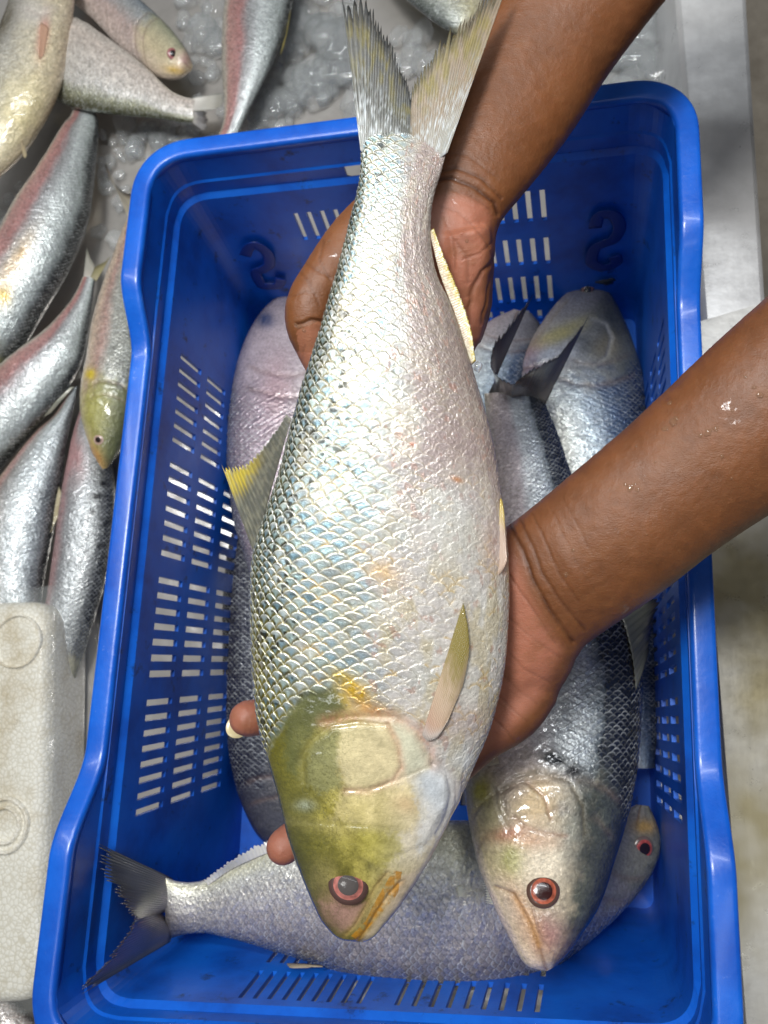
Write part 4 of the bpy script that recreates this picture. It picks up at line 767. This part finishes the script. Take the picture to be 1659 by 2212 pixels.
other_fish('dark spotted fish wedged between the foam block and the crate', [(150, 1500, 110, 1490, .025, .6), (178, 1420, 90, 1410, .028, .6), (205, 1330, 98, 1320, .03, .6), (229, 1240, 110, 1240, .03, .6), (244, 1150, 122, 1150, .03, .6), (248, 1080, 132, 1075, .03, .6), (243, 1010, 145, 1000, .028, .6), (228, 940, 160, 930, .026, .55), (215, 880, 178, 870, .025, .3)],
    [(0, (.02, .022, .025)), (.2, (.04, .042, .045)), (.32, (.20, .21, .21)), (.5, (.46, .49, .50)), (.66, (.30, .30, .31)), (.76, (.30, .17, .17)), (1, (.42, .28, .27))], seed=53, nl=420, na=170, head_t=.12, headc=H_cream, metal=.42, crisp_v=(.6, .75), gill=False, mouth=False,
    blobs=[(208, 1072, 10, 6, 0, (.02, .02, .02), .9), (222, 1045, 7, 5, 0, (.02, .02, .02), .8), (200, 1105, 6, 4, 0, (.02, .02, .02), .8), (215, 1180, 6, 4, 0, (.03, .03, .03), .8), (160, 990, 20, 40, 0, (.48, .26, .26), .6)])
other_fish('yellowish fish at the top edge, beside the raised tail fin', [(992, 76, 1010, 62, .05, .6), (958, 60, 1040, 16, .05, .6), (917, 30, 1035, -50, .05, .6), (870, -10, 1000, -110, .05, .6), (820, -70, 950, -170, .05, .5), (780, -130, 880, -220, .05, .4)],
    [(0, (.05, .06, .055)), (.2, (.16, .18, .16)), (.35, (.40, .42, .36)), (.6, (.55, .50, .30)), (1, (.6, .56, .5))], seed=59, nl=240, na=110, head_t=.1, headc=H_cream, metal=.3, gill=False, mouth=False)
other_fish('greyish pink fish just showing at the bottom left corner of the photo', [(190, 2350, 160, 2390, .03, .6), (110, 2250, 40, 2330, .032, .6), (56, 2190, -40, 2265, .035, .6), (0, 2124, -90, 2190, .035, .6), (-60, 2060, -130, 2110, .033, .5), (-100, 2010, -150, 2040, .03, .4)],
    [(0, (.04, .035, .035)), (.06, (.12, .1, .1)), (.15, (.42, .36, .33)), (.6, (.48, .42, .39)), (1, (.5, .44, .4))], seed=61, nl=200, na=100, head_t=.05, metal=.25, gill=False, mouth=False)
# ------------------------------------------------------------------ foam block wrapped in clear film
M_FOAM, nt, b = nmat('foam_beads')
vo = nt.nodes.new('ShaderNodeTexVoronoi'); vo.inputs['Scale'].default_value = 230; vo.feature = 'DISTANCE_TO_EDGE'
tc = nt.nodes.new('ShaderNodeTexCoord'); nt.links.new(tc.outputs['Object'], vo.inputs['Vector'])
r1 = ramp(nt, vo.outputs['Distance'], [(.0, (.60, .55, .43)), (.12, (.80, .77, .68)), (1, (.84, .81, .72))])
r2 = ramp(nt, noise(nt, 16, 5, .65).outputs[0], [(.30, (.62, .52, .34)), (.5, (1, 1, 1)), (.8, (1.0, 1.0, 1.0))])
mx = nt.nodes.new('ShaderNodeMix'); mx.data_type = 'RGBA'; mx.blend_type = 'MULTIPLY'; mx.inputs[0].default_value = .9
nt.links.new(r1.outputs[0], mx.inputs[6]); nt.links.new(r2.outputs[0], mx.inputs[7]); nt.links.new(mx.outputs[2], b.inputs['Base Color'])
b.inputs['Roughness'].default_value = .45; b.inputs['Coat Weight'].default_value = .4; b.inputs['Coat Roughness'].default_value = .1
rr_ = ramp(nt, vo.outputs['Distance'], [(0, (0, 0, 0)), (.25, (1, 1, 1))]); bump(nt, b, rr_.outputs[0], .35, .0012)
M_FILM, nt, b = nmat('clear_film')
b.inputs['Base Color'].default_value = (.80, .84, .82, 1); b.inputs['Alpha'].default_value = .13; b.inputs['Roughness'].default_value = .10; b.inputs['Coat Weight'].default_value = .5
p = bump(nt, b, noise(nt, 60, 4, .6, stretch=(1, .12, 1)).outputs[0], .9, .004); bump(nt, b, noise(nt, 14, 3).outputs[0], .6, .01, p)
ZF = .070
def rbox(name, quad, z0, z1, R, mat, parent, nz=10, edge=.008, bulge=0., sub=8, wob=0., seed=0):
    """rounded block whose plan is a rounded quad; edges rolled over"""
    Q = np.array([(q_[0], q_[1], 0) for q_ in quad]); c0 = Q.mean(0); rings = []
    lv = [(z0, 1 - edge * 4)] + [(z0 + (z1 - z0) * k_, 1) for k_ in np.linspace(.08, .80, nz)] + [(z1 - edge * (1 - math.sin(a_)), None if False else 1 - (edge * (1 - math.cos(a_))) / .06) for a_ in np.linspace(0, PI / 2, 6)]
    fr = []
    for sd in range(4): fr += [(sd, u_) for u_ in np.linspace(0, 1, 40)[:-1]] + [(10 + sd, u_) for u_ in np.linspace(0, 1, sub)[:-1]]
    for z_, k_ in lv:
        for i_, f_ in enumerate(fr):
            p_ = rounded(Q, R, f_); d_ = p_ - c0; L_ = np.linalg.norm(d_); inset = (1 - k_) * .06
            z_n = (z_ - z0) / (z1 - z0); bb = bulge * math.sin(PI * min(1, z_n * 1.05)) + wob * (float(vn(np.array(i_ * .35), z_ * 90, seed)) - .5)
            p_ = c0 + d_ * (1 - inset / L_ + bb / L_); rings.append((p_[0], p_[1], z_))
    V = np.array(rings); n_ = len(fr); k_ = len(lv); Fq = grid_faces(k_, n_, wrap=True)
    V2 = V[-n_:]; ins = []; cc = V2.mean(0)
    for s_ in np.linspace(.9, .0, 12): ins.append(cc + (V2 - cc) * max(s_, .001))
    V = np.r_[V, np.concatenate(ins)]; Fq = grid_faces(k_ + 12, n_, wrap=True)
    return mesh(name, V, Fq, mat, parent)
q0 = [at_z(-420, 1310, ZF), at_z(104, 1296, ZF), at_z(88, 2170, ZF), at_z(-420, 2190, ZF)]
fb = empty('foam_block', ((q0[0] + q0[2]) / 2)[:2].tolist() + [.0], 'white bead foam block wrapped in clear plastic film at the left edge', 'foam block')
rbox('foam', q0, .002, ZF, .026, M_FOAM, fb, edge=.013)
ctr = (q0[0] + q0[1] + q0[2] + q0[3]) / 4
q1 = [p_ + (p_ - ctr) / np.linalg.norm(p_ - ctr) * np.array([.012, .012, 0]) for p_ in q0]; q1[1] = q1[1] + np.array([.007, .003, 0]); q1[2] = q1[2] + np.array([.006, 0, 0])
rbox('plastic_wrap', q1, .001, ZF + .003, .022, M_FILM, fb, edge=.012, bulge=.004, wob=.004, seed=3)
def ring(px, py, rad, w_, h_, name):
    c_ = at_z(px, py, ZF); V = []; pr = [(-w_, -.0006), (-w_ * .7, h_), (w_ * .7, h_), (w_, -.0006)]
    for k_ in range(64):
        a_ = 2 * PI * k_ / 64; wv = 1 + .01 * math.sin(5 * a_)
        for dr, dz_ in pr: V.append((c_[0] + (rad + dr) * math.cos(a_) * wv, c_[1] + (rad + dr) * math.sin(a_) * wv, c_[2] + dz_))
    F_ = grid_faces(64, 4).tolist() + [(63 * 4 + j, 63 * 4 + j + 1, j + 1, j) for j in range(3)]
    return mesh(name, np.array(V), np.array(F_), M_FOAM, fb)
ring(12, 1783, .0225, .0018, .0042, 'moulded_ring'); ring(12, 1783, .0150, .0016, .0042, 'moulded_ring'); ring(39, 1386, .024, .0008, .0036, 'moulded_ring')
def bar(p0, p1, wd_, ht, mat, parent, name, z=ZF):
    a_, b_ = at_z(*p0, z), at_z(*p1, z); t_ = (b_ - a_) / 2; s_ = np.cross(t_, [0, 0, 1]); s_ = s_ / np.linalg.norm(s_) * wd_
    V, F_ = box_vf((a_ + b_) / 2, t_, s_, np.array([0, 0, ht])); return mesh(name, V, F_, mat, parent, smooth=False)
for (x_, y_) in ((30, 1540), (20, 1655), (4, 1890)):
    for k_ in range(3): bar((x_ + k_ * 6, y_), (x_ + k_ * 6 + 1, y_ + 26), .0005, .0005, M_FOAM, fb, 'moulded_mark')

# ------------------------------------------------------------------ ice on the tray
M_ICE, nt, b = nmat('melting_ice')
b.inputs['Base Color'].default_value = (.92, .95, .96, 1); b.inputs['Transmission Weight'].default_value = .75; b.inputs['Alpha'].default_value = .42; b.inputs['Roughness'].default_value = .05; b.inputs['IOR'].default_value = 1.31; b.inputs['Coat Weight'].default_value = 1.0; b.inputs['Coat Roughness'].default_value = .02
bump(nt, b, noise(nt, 120, 4, .6).outputs[0], .5, .002)
def ico(sub=2):
    import bmesh
    bm = bmesh.new(); bmesh.ops.create_icosphere(bm, subdivisions=sub, radius=1); V = np.array([v_.co[:] for v_ in bm.verts]); F_ = np.array([[l.index for l in f_.verts] for f_ in bm.faces]); bm.free(); return V, F_
IV, IF = ico(3); Vs, Fs_ = [], []; off = 0
r_ = np.random.default_rng(77)
def lump(px, py, sz, z=None):
    global off
    a_ = np.array(r_.random(3) * 2 - 1); sc_ = 1.25 * sz * np.array([1, .6 + .6 * r_.random(), .42 + .2 * r_.random()])
    n1 = fbm(IV[:, 0] * 1.6 + 20 * r_.random() + 9, IV[:, 1] * 1.6 + IV[:, 2] * 1.3 + 9, int(r_.integers(1, 90)), 3)
    V = IV * (.62 + .8 * n1)[:, None] * sc_; an = r_.random() * 6.28; cs, sn = math.cos(an), math.sin(an)
    V = np.c_[V[:, 0] * cs - V[:, 1] * sn, V[:, 0] * sn + V[:, 1] * cs, V[:, 2]]
    c_ = at_z(px, py, .004) + np.array([0, 0, sz * .25 if z is None else z]); Vs.append(V + c_); Fs_.append(IF + off); off += len(IV)
for (x0, x1, y0, y1, n_, s0, s1) in ((390, 480, 0, 120, 16, .007, .015), (250, 350, 270, 350, 18, .005, .013), (205, 290, 250, 560, 26, .003, .009), (560, 790, 20, 265, 62, .008, .022), (630, 770, -20, 60, 20, .006, .014), (1090, 1445, 60, 215, 60, .008, .022), (1270, 1440, -30, 90, 22, .007, .018),
                                 (330, 500, 255, 320, 22, .005, .012), (540, 640, 180, 290, 18, .006, .014), (420, 480, 130, 250, 10, .004, .009), (840, 960, 60, 250, 22, .006, .016), (-10, 120, 380, 500, 8, .003, .008)):
    for _ in range(n_): lump(x0 + (x1 - x0) * r_.random(), y0 + (y1 - y0) * r_.random(), s0 + (s1 - s0) * r_.random() ** 1.6)
tag(mesh('crushed_ice', np.concatenate(Vs), np.concatenate(Fs_), M_ICE), kind='stuff')

c_ = at_d(1033, 792, .372); V = IV * (.7 + .6 * fbm(IV[:, 0] * 2 + 9, IV[:, 1] * 2 + IV[:, 2] + 9, 5, 2))[:, None] * np.array([.0022, .0028, .002]) + c_
tag(mesh('ice_chip', V, IF, M_ICE), 'tiny clear chip of ice stuck beside the yellow rear fin', 'ice chip')
M_BIT, nt, b = nmat('dried_scale'); b.inputs['Base Color'].default_value = (.34, .27, .20, 1); b.inputs['Roughness'].default_value = .4
def flake(side, px, py, rx, ry, col, label, seed):
    p_, n_ = wall_pt(side, px, py, .0038); ax = np.cross(n_, [0, 0, 1.]); ax /= np.linalg.norm(ax); ay = np.cross(ax, n_); V = [p_ + n_ * .0008]
    for k_ in range(26):
        a_ = 2 * PI * k_ / 26; w_ = 1 + .22 * math.sin(3 * a_ + seed) + .1 * math.sin(7 * a_); V.append(p_ + ax * rx * w_ * math.cos(a_) + ay * ry * w_ * math.sin(a_) + n_ * .0002)
    F_ = [(0, 1 + k_, 1 + (k_ + 1) % 26) for k_ in range(26)]
    m_, nt, b = nmat('flake'); b.inputs['Base Color'].default_value = (*col, 1); b.inputs['Roughness'].default_value = .35
    o = mesh('flake', np.array(V), np.array(F_), m_); modify(o, ('SOLIDIFY', dict(thickness=.0006, offset=0))); tag(o, label, 'loose scale')
flake(0, 1308, 575, .008, .0045, (.035, .045, .06), 'grey loose scale stuck to the far wall of the blue crate', 1)
flake(2, 655, 2113, .012, .0035, (.34, .28, .20), 'beige flake lying by the slots at the near end of the crate', 2)
# ------------------------------------------------------------------ the person whose two arms hold the fish
pv, pf, po = [], [], 0
def add_part(V, Fq):
    global po
    pv.append(np.asarray(V)); pf.extend([tuple(int(i) + po for i in f_) for f_ in Fq]); po += len(V)
def loft_pairs(rows, n=60, na_=40):
    """rows: (edge a x, y, edge b x, y, depth, thickness ratio) -> closed loft"""
    st = np.array(rows, float); q = catmull(np.c_[(st[:, 0] + st[:, 2]) / 2, (st[:, 1] + st[:, 3]) / 2, st], np.linspace(0, 1, n))[:, 2:]
    D = at_d_many(q[:, 0], q[:, 1], q[:, 4]); Vn = at_d_many(q[:, 2], q[:, 3], q[:, 4]); C_ = (D + Vn) / 2; Wv = (D - Vn) / 2
    wl_ = np.linalg.norm(Wv, axis=1); tc = CAMP - C_; tc /= np.linalg.norm(tc, axis=1)[:, None]; wu = Wv / wl_[:, None]; N = tc - wu * (tc * wu).sum(1)[:, None]; N /= np.linalg.norm(N, axis=1)[:, None]
    a_ = np.linspace(0, 2 * PI, na_, endpoint=False)
    P = C_[:, None] + np.cos(a_)[None, :, None] * Wv[:, None] + (np.sign(np.sin(a_)) * np.abs(np.sin(a_)) ** .9)[None, :, None] * (q[:, 5] * wl_)[:, None, None] * N[:, None]
    V = P.reshape(-1, 3); Fq = grid_faces(n, na_, wrap=True)[:, ::-1].tolist() + [tuple(range(na_)), tuple(range(n * na_ - 1, n * na_ - na_ - 1, -1))]
    add_part(V, Fq)
def ball(c, r):
    V, F_ = ico(3); add_part(V * r + c, F_)
def finger(pts, flat=.92, ends=True):
    """pts: (px, py, depth, radius in px) from root to tip"""
    P = [at_d(p[0], p[1], p[2]) for p in pts]; R = [p[3] * p[2] / F for p in pts]
    V, F_ = tube(P, R, nr=22, sub=8); add_part(V, F_)
    ball(P[-1], R[-1] * .985)
# right hand: the arm from the top right, thumb round the left of the tail, palm up, fingers under the fish
loft_pairs([(1340, -640, 1760, -420, .420, .85), (1270, -420, 1640, -230, .422, .85), (1160, -170, 1475, -45, .425, .84), (1060, 5, 1314, 163, .425, .80), (1005, 120, 1243, 275, .422, .78), (965, 225, 1180, 360, .416, .74), (925, 330, 1118, 436, .410, .70), (890, 400, 1084, 478, .408, .66), (845, 440, 1070, 520, .408, .60), (800, 480, 1068, 570, .408, .50), (765, 540, 1066, 620, .414, .42), (760, 620, 1060, 680, .420, .36), (775, 700, 1040, 745, .424, .30)], n=90)
# fleshy outer edge of the palm
finger([(1000, 500, .398, 60), (1010, 580, .404, 54), (1014, 650, .410, 45), (1005, 720, .416, 38)])
finger([(1000, 690, .416, 38), (985, 780, .420, 33), (950, 860, .420, 30), (905, 930, .418, 27)])
finger([(930, 700, .420, 38), (905, 820, .424, 35), (870, 920, .424, 32), (835, 1000, .422, 29)])
finger([(860, 700, .420, 38), (835, 830, .424, 36), (805, 940, .424, 33), (775, 1020, .422, 30)])
finger([(800, 690, .418, 38), (775, 800, .422, 35), (750, 900, .422, 32), (728, 985, .420, 29)])
# thumb
finger([(880, 440, .398, 62), (815, 480, .396, 66), (757, 540, .392, 66), (707, 606, .388, 62), (680, 648, .387, 58), (668, 700, .387, 57), (682, 752, .391, 46), (704, 806, .396, 38), (722, 850, .399, 32)])
# left hand: the arm from the right, palm up, fingers pointing left under the belly
loft_pairs([(2120, 250, 2420, 590, .335, .86), (1880, 445, 2150, 800, .345, .86), (1640, 655, 1870, 1000, .355, .86), (1540, 745, 1750, 1055, .36, .85), (1440, 842, 1640, 1120, .366, .84), (1340, 935, 1530, 1195, .372, .82), (1240, 1020, 1440, 1265, .377, .80), (1165, 1083, 1362, 1320, .382, .77), (1108, 1128, 1296, 1366, .387, .74), (1062, 1160, 1254, 1400, .391, .68), (1015, 1190, 1226, 1455, .396, .60), (965, 1215, 1190, 1515, .401, .52), (920, 1230, 1135, 1590, .406, .44), (870, 1240, 1060, 1625, .410, .38), (820, 1250, 940, 1620, .414, .34)], n=100)
finger([(1150, 1470, .398, 66), (1105, 1535, .400, 66), (1040, 1592, .403, 52), (980, 1655, .406, 44), (925, 1725, .408, 38), (885, 1790, .408, 32)])         # thumb
finger([(900, 1570, .412, 40), (800, 1660, .416, 38), (700, 1755, .412, 36), (612, 1830, .400, 39)])                                                     # index
finger([(860, 1490, .414, 42), (740, 1520, .418, 40), (640, 1540, .412, 38), (533, 1552, .397, 40)])                                                     # middle
finger([(850, 1390, .414, 40), (740, 1400, .418, 37), (660, 1405, .414, 34), (590, 1408, .408, 31)])
finger([(850, 1300, .414, 38), (760, 1290, .416, 34), (700, 1280, .414, 31), (650, 1272, .411, 27)])
# upper arms, shoulders and chest, out of the frame
E1 = (at_d(1340, -640, .42) + at_d(1760, -420, .42)) / 2; E2 = (at_d(2120, 250, .335) + at_d(2420, 590, .335)) / 2
SH1 = np.array([.60, .42, .78]); SH2 = np.array([.60, .06, .78])
for E_, S_ in ((E1, SH1), (E2, SH2)):
    V, F_ = tube([E_ + (E_ - S_) * .02, E_ * .66 + S_ * .34, E_ * .3 + S_ * .7, S_], [.047, .045, .052, .06], nr=24); add_part(V, F_); ball(E_, .046); ball(S_, .062)
def ell_tube(pts, nr=28):
    V = []
    for (c_, rx, ry) in pts:
        for k_ in range(nr):
            a_ = 2 * PI * k_ / nr; V.append((c_[0] + rx * math.cos(a_), c_[1] + ry * math.sin(a_), c_[2]))
    n_ = len(pts); return np.array(V), grid_faces(n_, nr, wrap=True).tolist() + [tuple(range(nr - 1, -1, -1)), tuple(range((n_ - 1) * nr, n_ * nr))]
TX = .60
V, F_ = ell_tube([((TX, .24, z_), rx, ry) for z_, rx, ry in ((.0, .12, .16), (.2, .115, .15), (.4, .12, .165), (.6, .125, .19), (.72, .12, .20), (.80, .10, .19), (.84, .07, .12), (.88, .055, .06))]); add_part(V, F_)
person = mesh('person', np.concatenate(pv), pf, None)
tag(person, 'brown skinned person whose two wet hands hold the big fish from beneath', 'person')
person.modifiers.new('r', 'REMESH'); m_ = person.modifiers['r']; m_.mode = 'VOXEL'; m_.voxel_size = .0018
m_ = person.modifiers.new('s', 'SMOOTH'); m_.factor = .6; m_.iterations = 9
bake(person)
m_ = person.modifiers.new('u', 'SUBSURF'); m_.levels = 1; m_.render_levels = 1
bake(person)
me = person.data; n_ = len(me.vertices); co = np.empty(n_ * 3, np.float32); me.vertices.foreach_get('co', co); co = co.reshape(-1, 3).astype(float)
nr_ = np.empty(n_ * 3, np.float32); me.vertices.foreach_get('normal', nr_); nr_ = nr_.reshape(-1, 3).astype(float)
Wa = co + np.array(person.location); ix = np.where((Wa[:, 0] < .40) & (((CAMP - Wa) * nr_).sum(1) > -.02))[0]; co_all, nr_all, nN = co, nr_, n_
Wp = Wa[ix]; co = co[ix]; nr_ = nr_[ix]; n_ = len(ix); near = np.ones(n_)
PX, PY = to_px(Wp); dep = (Wp - CAMP) @ RC[2]
facing = ((CAMP - Wp) * nr_).sum(1) > 0
hand = np.where(facing & (dep > .1), 1., 0.)
disp = np.zeros(n_); skin = np.array((.172, .063, .022)); palm = np.array((.38, .145, .088)); dark = np.array((.055, .018, .009))
cc = np.ones((n_, 3)) * skin
n1 = fbm(PX / 60, PY / 60, 201, 4); n2 = fbm(PX / 14, PY / 14, 203, 4)
n3 = fbm(PX / 3, PY / 3, 209, 3); cc = cc * (.66 + .38 * n1 + .22 * n2 + .10 * n3)[:, None]
# palms are paler and pinker than the arms
pm1 = in_poly(PX, PY, [(925, 415), (1000, 400), (1062, 430), (1078, 470), (1066, 520), (1062, 600), (1058, 680), (1030, 790), (900, 1100), (640, 1100), (600, 760), (690, 760), (720, 640), (790, 480)]); d1_ = seg_dist(PX, PY, [(925, 415), (1000, 400), (1062, 430), (1078, 470), (1066, 520), (1058, 680)])
pm2 = in_poly(PX, PY, [(1105, 1140), (1140, 1200), (1160, 1270), (1200, 1340), (1236, 1392), (1200, 1490), (1120, 1600), (1000, 1700), (900, 1900), (440, 1950), (440, 1200), (900, 1150)]); d2_ = seg_dist(PX, PY, [(1105, 1140), (1140, 1200), (1160, 1270), (1200, 1340), (1236, 1400), (1190, 1515), (1090, 1630), (1020, 1670)])
pk_ = np.where(pm1, sstep(2, 34, d1_), 0) + np.where(pm2, sstep(2, 44, d2_), 0)
cc = mixc(cc, palm * np.ones((n_, 3)) * (.70 + .60 * n1)[:, None], np.clip(pk_, 0, 1) * hand * .92)
tipm = np.maximum(blob(PX, PY, 525, 1545, 48, 60), blob(PX, PY, 605, 1830, 50, 60)); cc = mixc(cc, np.array((.34, .125, .08)), tipm * .7)
thp = in_poly(PX, PY, [(640, 715), (700, 690), (720, 700), (700, 860), (655, 810)]); cc = mixc(cc, np.array((.42, .17, .10)), thp * .6 * hand)
WOB = (fbm(PX / 30, PY / 30, 211, 2) - .5) * 7
def crease(pts, wd_, dp, am=.5, sm=1.):
    global disp, cc
    wob_ = WOB
    g_ = np.exp(-(seg_dist(PX + wob_, PY + wob_, pts) / (wd_ * .8)) ** 2) * hand * (.55 + .9 * n1); disp = disp - dp * .75 * g_; cc = mixc(cc, dark, g_ * am)
# wrist, palm and knuckle creases
for pts, wd_, dp, am in (([(935, 372), (985, 362), (1040, 385), (1085, 430)], 4.5, .0010, .55), ([(930, 392), (975, 384), (1025, 404), (1070, 440), (1076, 462)], 5, .0014, .75), ([(950, 330), (1010, 335), (1075, 385)], 3, .0004, .2), ([(975, 410), (1020, 425), (1060, 455)], 3, .0005, .25),
                         ([(940, 440), (990, 460), (1040, 510), (1062, 560)], 3, .0004, .2), ([(1068, 560), (1040, 590), (1015, 640), (1010, 700)], 6, .0014, .35), ([(1062, 590), (1050, 640), (1040, 700)], 4, .0008, .3), ([(985, 520), (1010, 560), (1012, 610)], 4, .0006, .2), ([(960, 470), (980, 520), (985, 580)], 3, .0005, .2), ([(1062, 520), (1035, 545), (1000, 560)], 3, .0005, .2),
                         ([(650, 590), (668, 610), (690, 660)], 3, .0005, .3), ([(645, 560), (680, 580), (715, 600)], 3.5, .0007, .35), ([(700, 520), (690, 560), (715, 610)], 3, .0005, .3), ([(640, 700), (672, 690), (704, 697)], 5, .0013, .55), ([(622, 640), (660, 630), (700, 640)], 3, .0003, .2), ([(660, 745), (652, 780)], 3, .0003, .2),
                         ([(1104, 1138), (1130, 1190), (1150, 1250), (1188, 1320), (1236, 1385)], 5.5, .0015, .75), ([(1125, 1125), (1150, 1180), (1172, 1240), (1215, 1305), (1262, 1360)], 4, .0009, .5), ([(1150, 1110), (1178, 1170), (1205, 1235), (1250, 1300)], 3, .0005, .3), ([(1185, 1090), (1215, 1150), (1245, 1215), (1295, 1290)], 2.5, .0003, .18), ([(1215, 1075), (1250, 1140), (1280, 1200)], 2.5, .0003, .15),
                         ([(1098, 1240), (1140, 1300), (1200, 1390)], 3, .0005, .25), ([(1095, 1330), (1140, 1370), (1210, 1420)], 2.5, .0003, .18), ([(1092, 1400), (1130, 1440), (1190, 1475)], 2.5, .0003, .18), ([(1085, 1455), (1120, 1490), (1160, 1520)], 2.5, .0003, .18), ([(1075, 1500), (1110, 1535), (1140, 1560)], 2.5, .0004, .2), ([(1060, 1545), (1095, 1580), (1110, 1600)], 2.5, .0004, .2)):
    crease(pts, wd_, dp, am)
disp += hand * (.0006 * (n1 - .5) + .0003 * (n2 - .5)) + hand * .00018 * (fbm(PX / 4, PY / 9, 221, 2) - .5)
# tendons and bones under the skin
disp += hand * (.0016 * blob(PX, PY, 1020, 470, 30, 26) + .0018 * blob(PX, PY, 1045, 560, 20, 40) + .002 * blob(PX, PY, 990, 600, 22, 60) + .0016 * blob(PX, PY, 1150, 1440, 60, 70, 30) + .0010 * blob(PX, PY, 1230, 1220, 20, 60, -30))
redd = sstep(.58, .72, fbm(PX / 70, PY / 50, 231, 3)); cc = mixc(cc, np.array((.22, .085, .03)), redd * .35 * hand)
co2 = co + nr_ * (disp * near)[:, None]
co_all[ix] = co2; ccf = np.ones((nN, 3)) * skin; ccf[ix] = cc; cc = ccf; n_ = nN
me.vertices.foreach_set('co', co_all.astype(np.float32).ravel())
a = me.color_attributes.new('Col', 'FLOAT_COLOR', 'POINT'); a.data.foreach_set('color', np.c_[np.clip(cc, 0, 1), np.ones(n_)].astype(np.float32).ravel())
me.polygons.foreach_set('use_smooth', [True] * len(me.polygons)); me.update()
M_SKIN, nt, b = nmat('wet_skin')
av = nt.nodes.new('ShaderNodeVertexColor'); av.layer_name = 'Col'; nt.links.new(av.outputs['Color'], b.inputs['Base Color'])
b.inputs['Subsurface Weight'].default_value = .12; b.inputs['Subsurface Radius'].default_value = (.006, .002, .001); b.inputs['Subsurface Scale'].default_value = 1.0
rw_ = ramp(nt, noise(nt, 30, 5, .6).outputs[0], [(.42, (.52, .52, .52)), (.66, (.36, .36, .36))]); nt.links.new(rw_.outputs[0], b.inputs['Roughness'])
cw = ramp(nt, noise(nt, 75, 4, .7).outputs[0], [(.62, (.0, .0, .0)), (.69, (.8, .8, .8))]); nt.links.new(cw.outputs[0], b.inputs['Coat Weight']); b.inputs['Coat Roughness'].default_value = .08
p = bump(nt, b, noise(nt, 1300, 3, .6).outputs[0], .45, .0004); p = bump(nt, b, noise(nt, 520, 5, .7, stretch=(1, 2.2, 1)).outputs[0], .35, .0007, p); bump(nt, b, noise(nt, 70, 3, .6).outputs[0], .2, .002, p)
me.materials.clear(); me.materials.append(M_SKIN)
# finger nail of the middle finger
c_ = at_d(516, 1567, .4035); nn_ = np.array([.25, -.3, -.9]); V, Fq, rr = disc_dome(c_, RC.T @ nn_ / np.linalg.norm(nn_), RC.T @ np.array([-.78, .62, 0.]), .0072, .0060, .0008)
mesh('finger_nail', V, Fq, attr_mat('nail', rough=.25, coat=.4), person, col=np.ones((len(V), 3)) * np.array((.62, .52, .30)))
# shirt: dark cloth just reaching into the picture at the right
M_SHIRT, nt, b = nmat('dark_cloth'); b.inputs['Roughness'].default_value = .9
rs = ramp(nt, noise(nt, 6, 3).outputs[0], [(.4, (.012, .008, .010)), (.7, (.07, .006, .008))]); nt.links.new(rs.outputs[0], b.inputs['Base Color'])
V, F_ = ell_tube([((TX, .24, z_), rx, ry) for z_, rx, ry in ((-.20, .15, .19), (-.05, .155, .19), (.1, .15, .185), (.2, .145, .18), (.4, .145, .19), (.6, .15, .215), (.72, .145, .225), (.79, .125, .22), (.835, .09, .16))], nr=64)
V = np.array(V); V[:, :2] += ((fbm(V[:, 1] * 18 + 5, V[:, 2] * 7 + 3, 5, 3) - .5) * .03)[:, None]
mesh('shirt', V, F_, M_SHIRT, person)

# drops of water and slime on the skin
M_DROP, nt, b = nmat('water'); b.inputs['Base Color'].default_value = (.34, .19, .11, 1); b.inputs['Alpha'].default_value = .32; b.inputs['Roughness'].default_value = .04; b.inputs['Coat Weight'].default_value = 1.0; b.inputs['Coat Roughness'].default_value = .02; b.inputs['IOR'].default_value = 1.33
dv, df, do_ = [], [], 0
r_ = np.random.default_rng(8)
fm = np.where(hand > .5)[0]
spots = [(1447, 872, .0016), (1452, 912, .003), (1438, 925, .002), (1460, 905, .0018), (1642, 852, .0022), (1630, 838, .0014), (1612, 815, .0012), (1362, 1052, .002), (1375, 1055, .0015), (1350, 1048, .0012), (1530, 935, .002), (1545, 925, .0015), (1515, 940, .0012), (1560, 985, .0012), (1240, 1190, .0014), (1222, 1240, .0016), (1580, 890, .001),
         (645, 705, .002), (655, 715, .0016), (638, 700, .0012), (700, 500, .0014), (712, 520, .001), (725, 470, .0012), (1010, 520, .0012), (1022, 1345, .001)] + [(1250 + 380 * r_.random(), 0, .0007) for _ in range(7)]
for (x_, y_, rd_) in spots:
    if y_ == 0: y_ = 1010 - (x_ - 1250) * .62 + 240 * r_.random()
    k_ = fm[np.argmin((PX[fm] - x_) ** 2 + (PY[fm] - y_) ** 2)]
    if abs(PX[k_] - x_) > 12: continue
    q_ = co2[k_] + np.array(person.location); n__ = nr_[k_]; ax_ = np.cross(n__, [0, .3, 1.]); ax_ /= np.linalg.norm(ax_); ay_ = np.cross(n__, ax_)
    wv = .65 + .7 * fbm(IV[:, 0] * 1.8 + 7 + x_, IV[:, 1] * 1.8 + 7, 3, 2)
    mesh('water_drop', q_ + (IV[:, :1] * ax_ * rd_ * .8 + IV[:, 1:2] * ay_ * rd_ * (.5 + .6 * r_.random())) * wv[:, None] + IV[:, 2:] * n__ * rd_ * .32, IF, M_DROP, person)
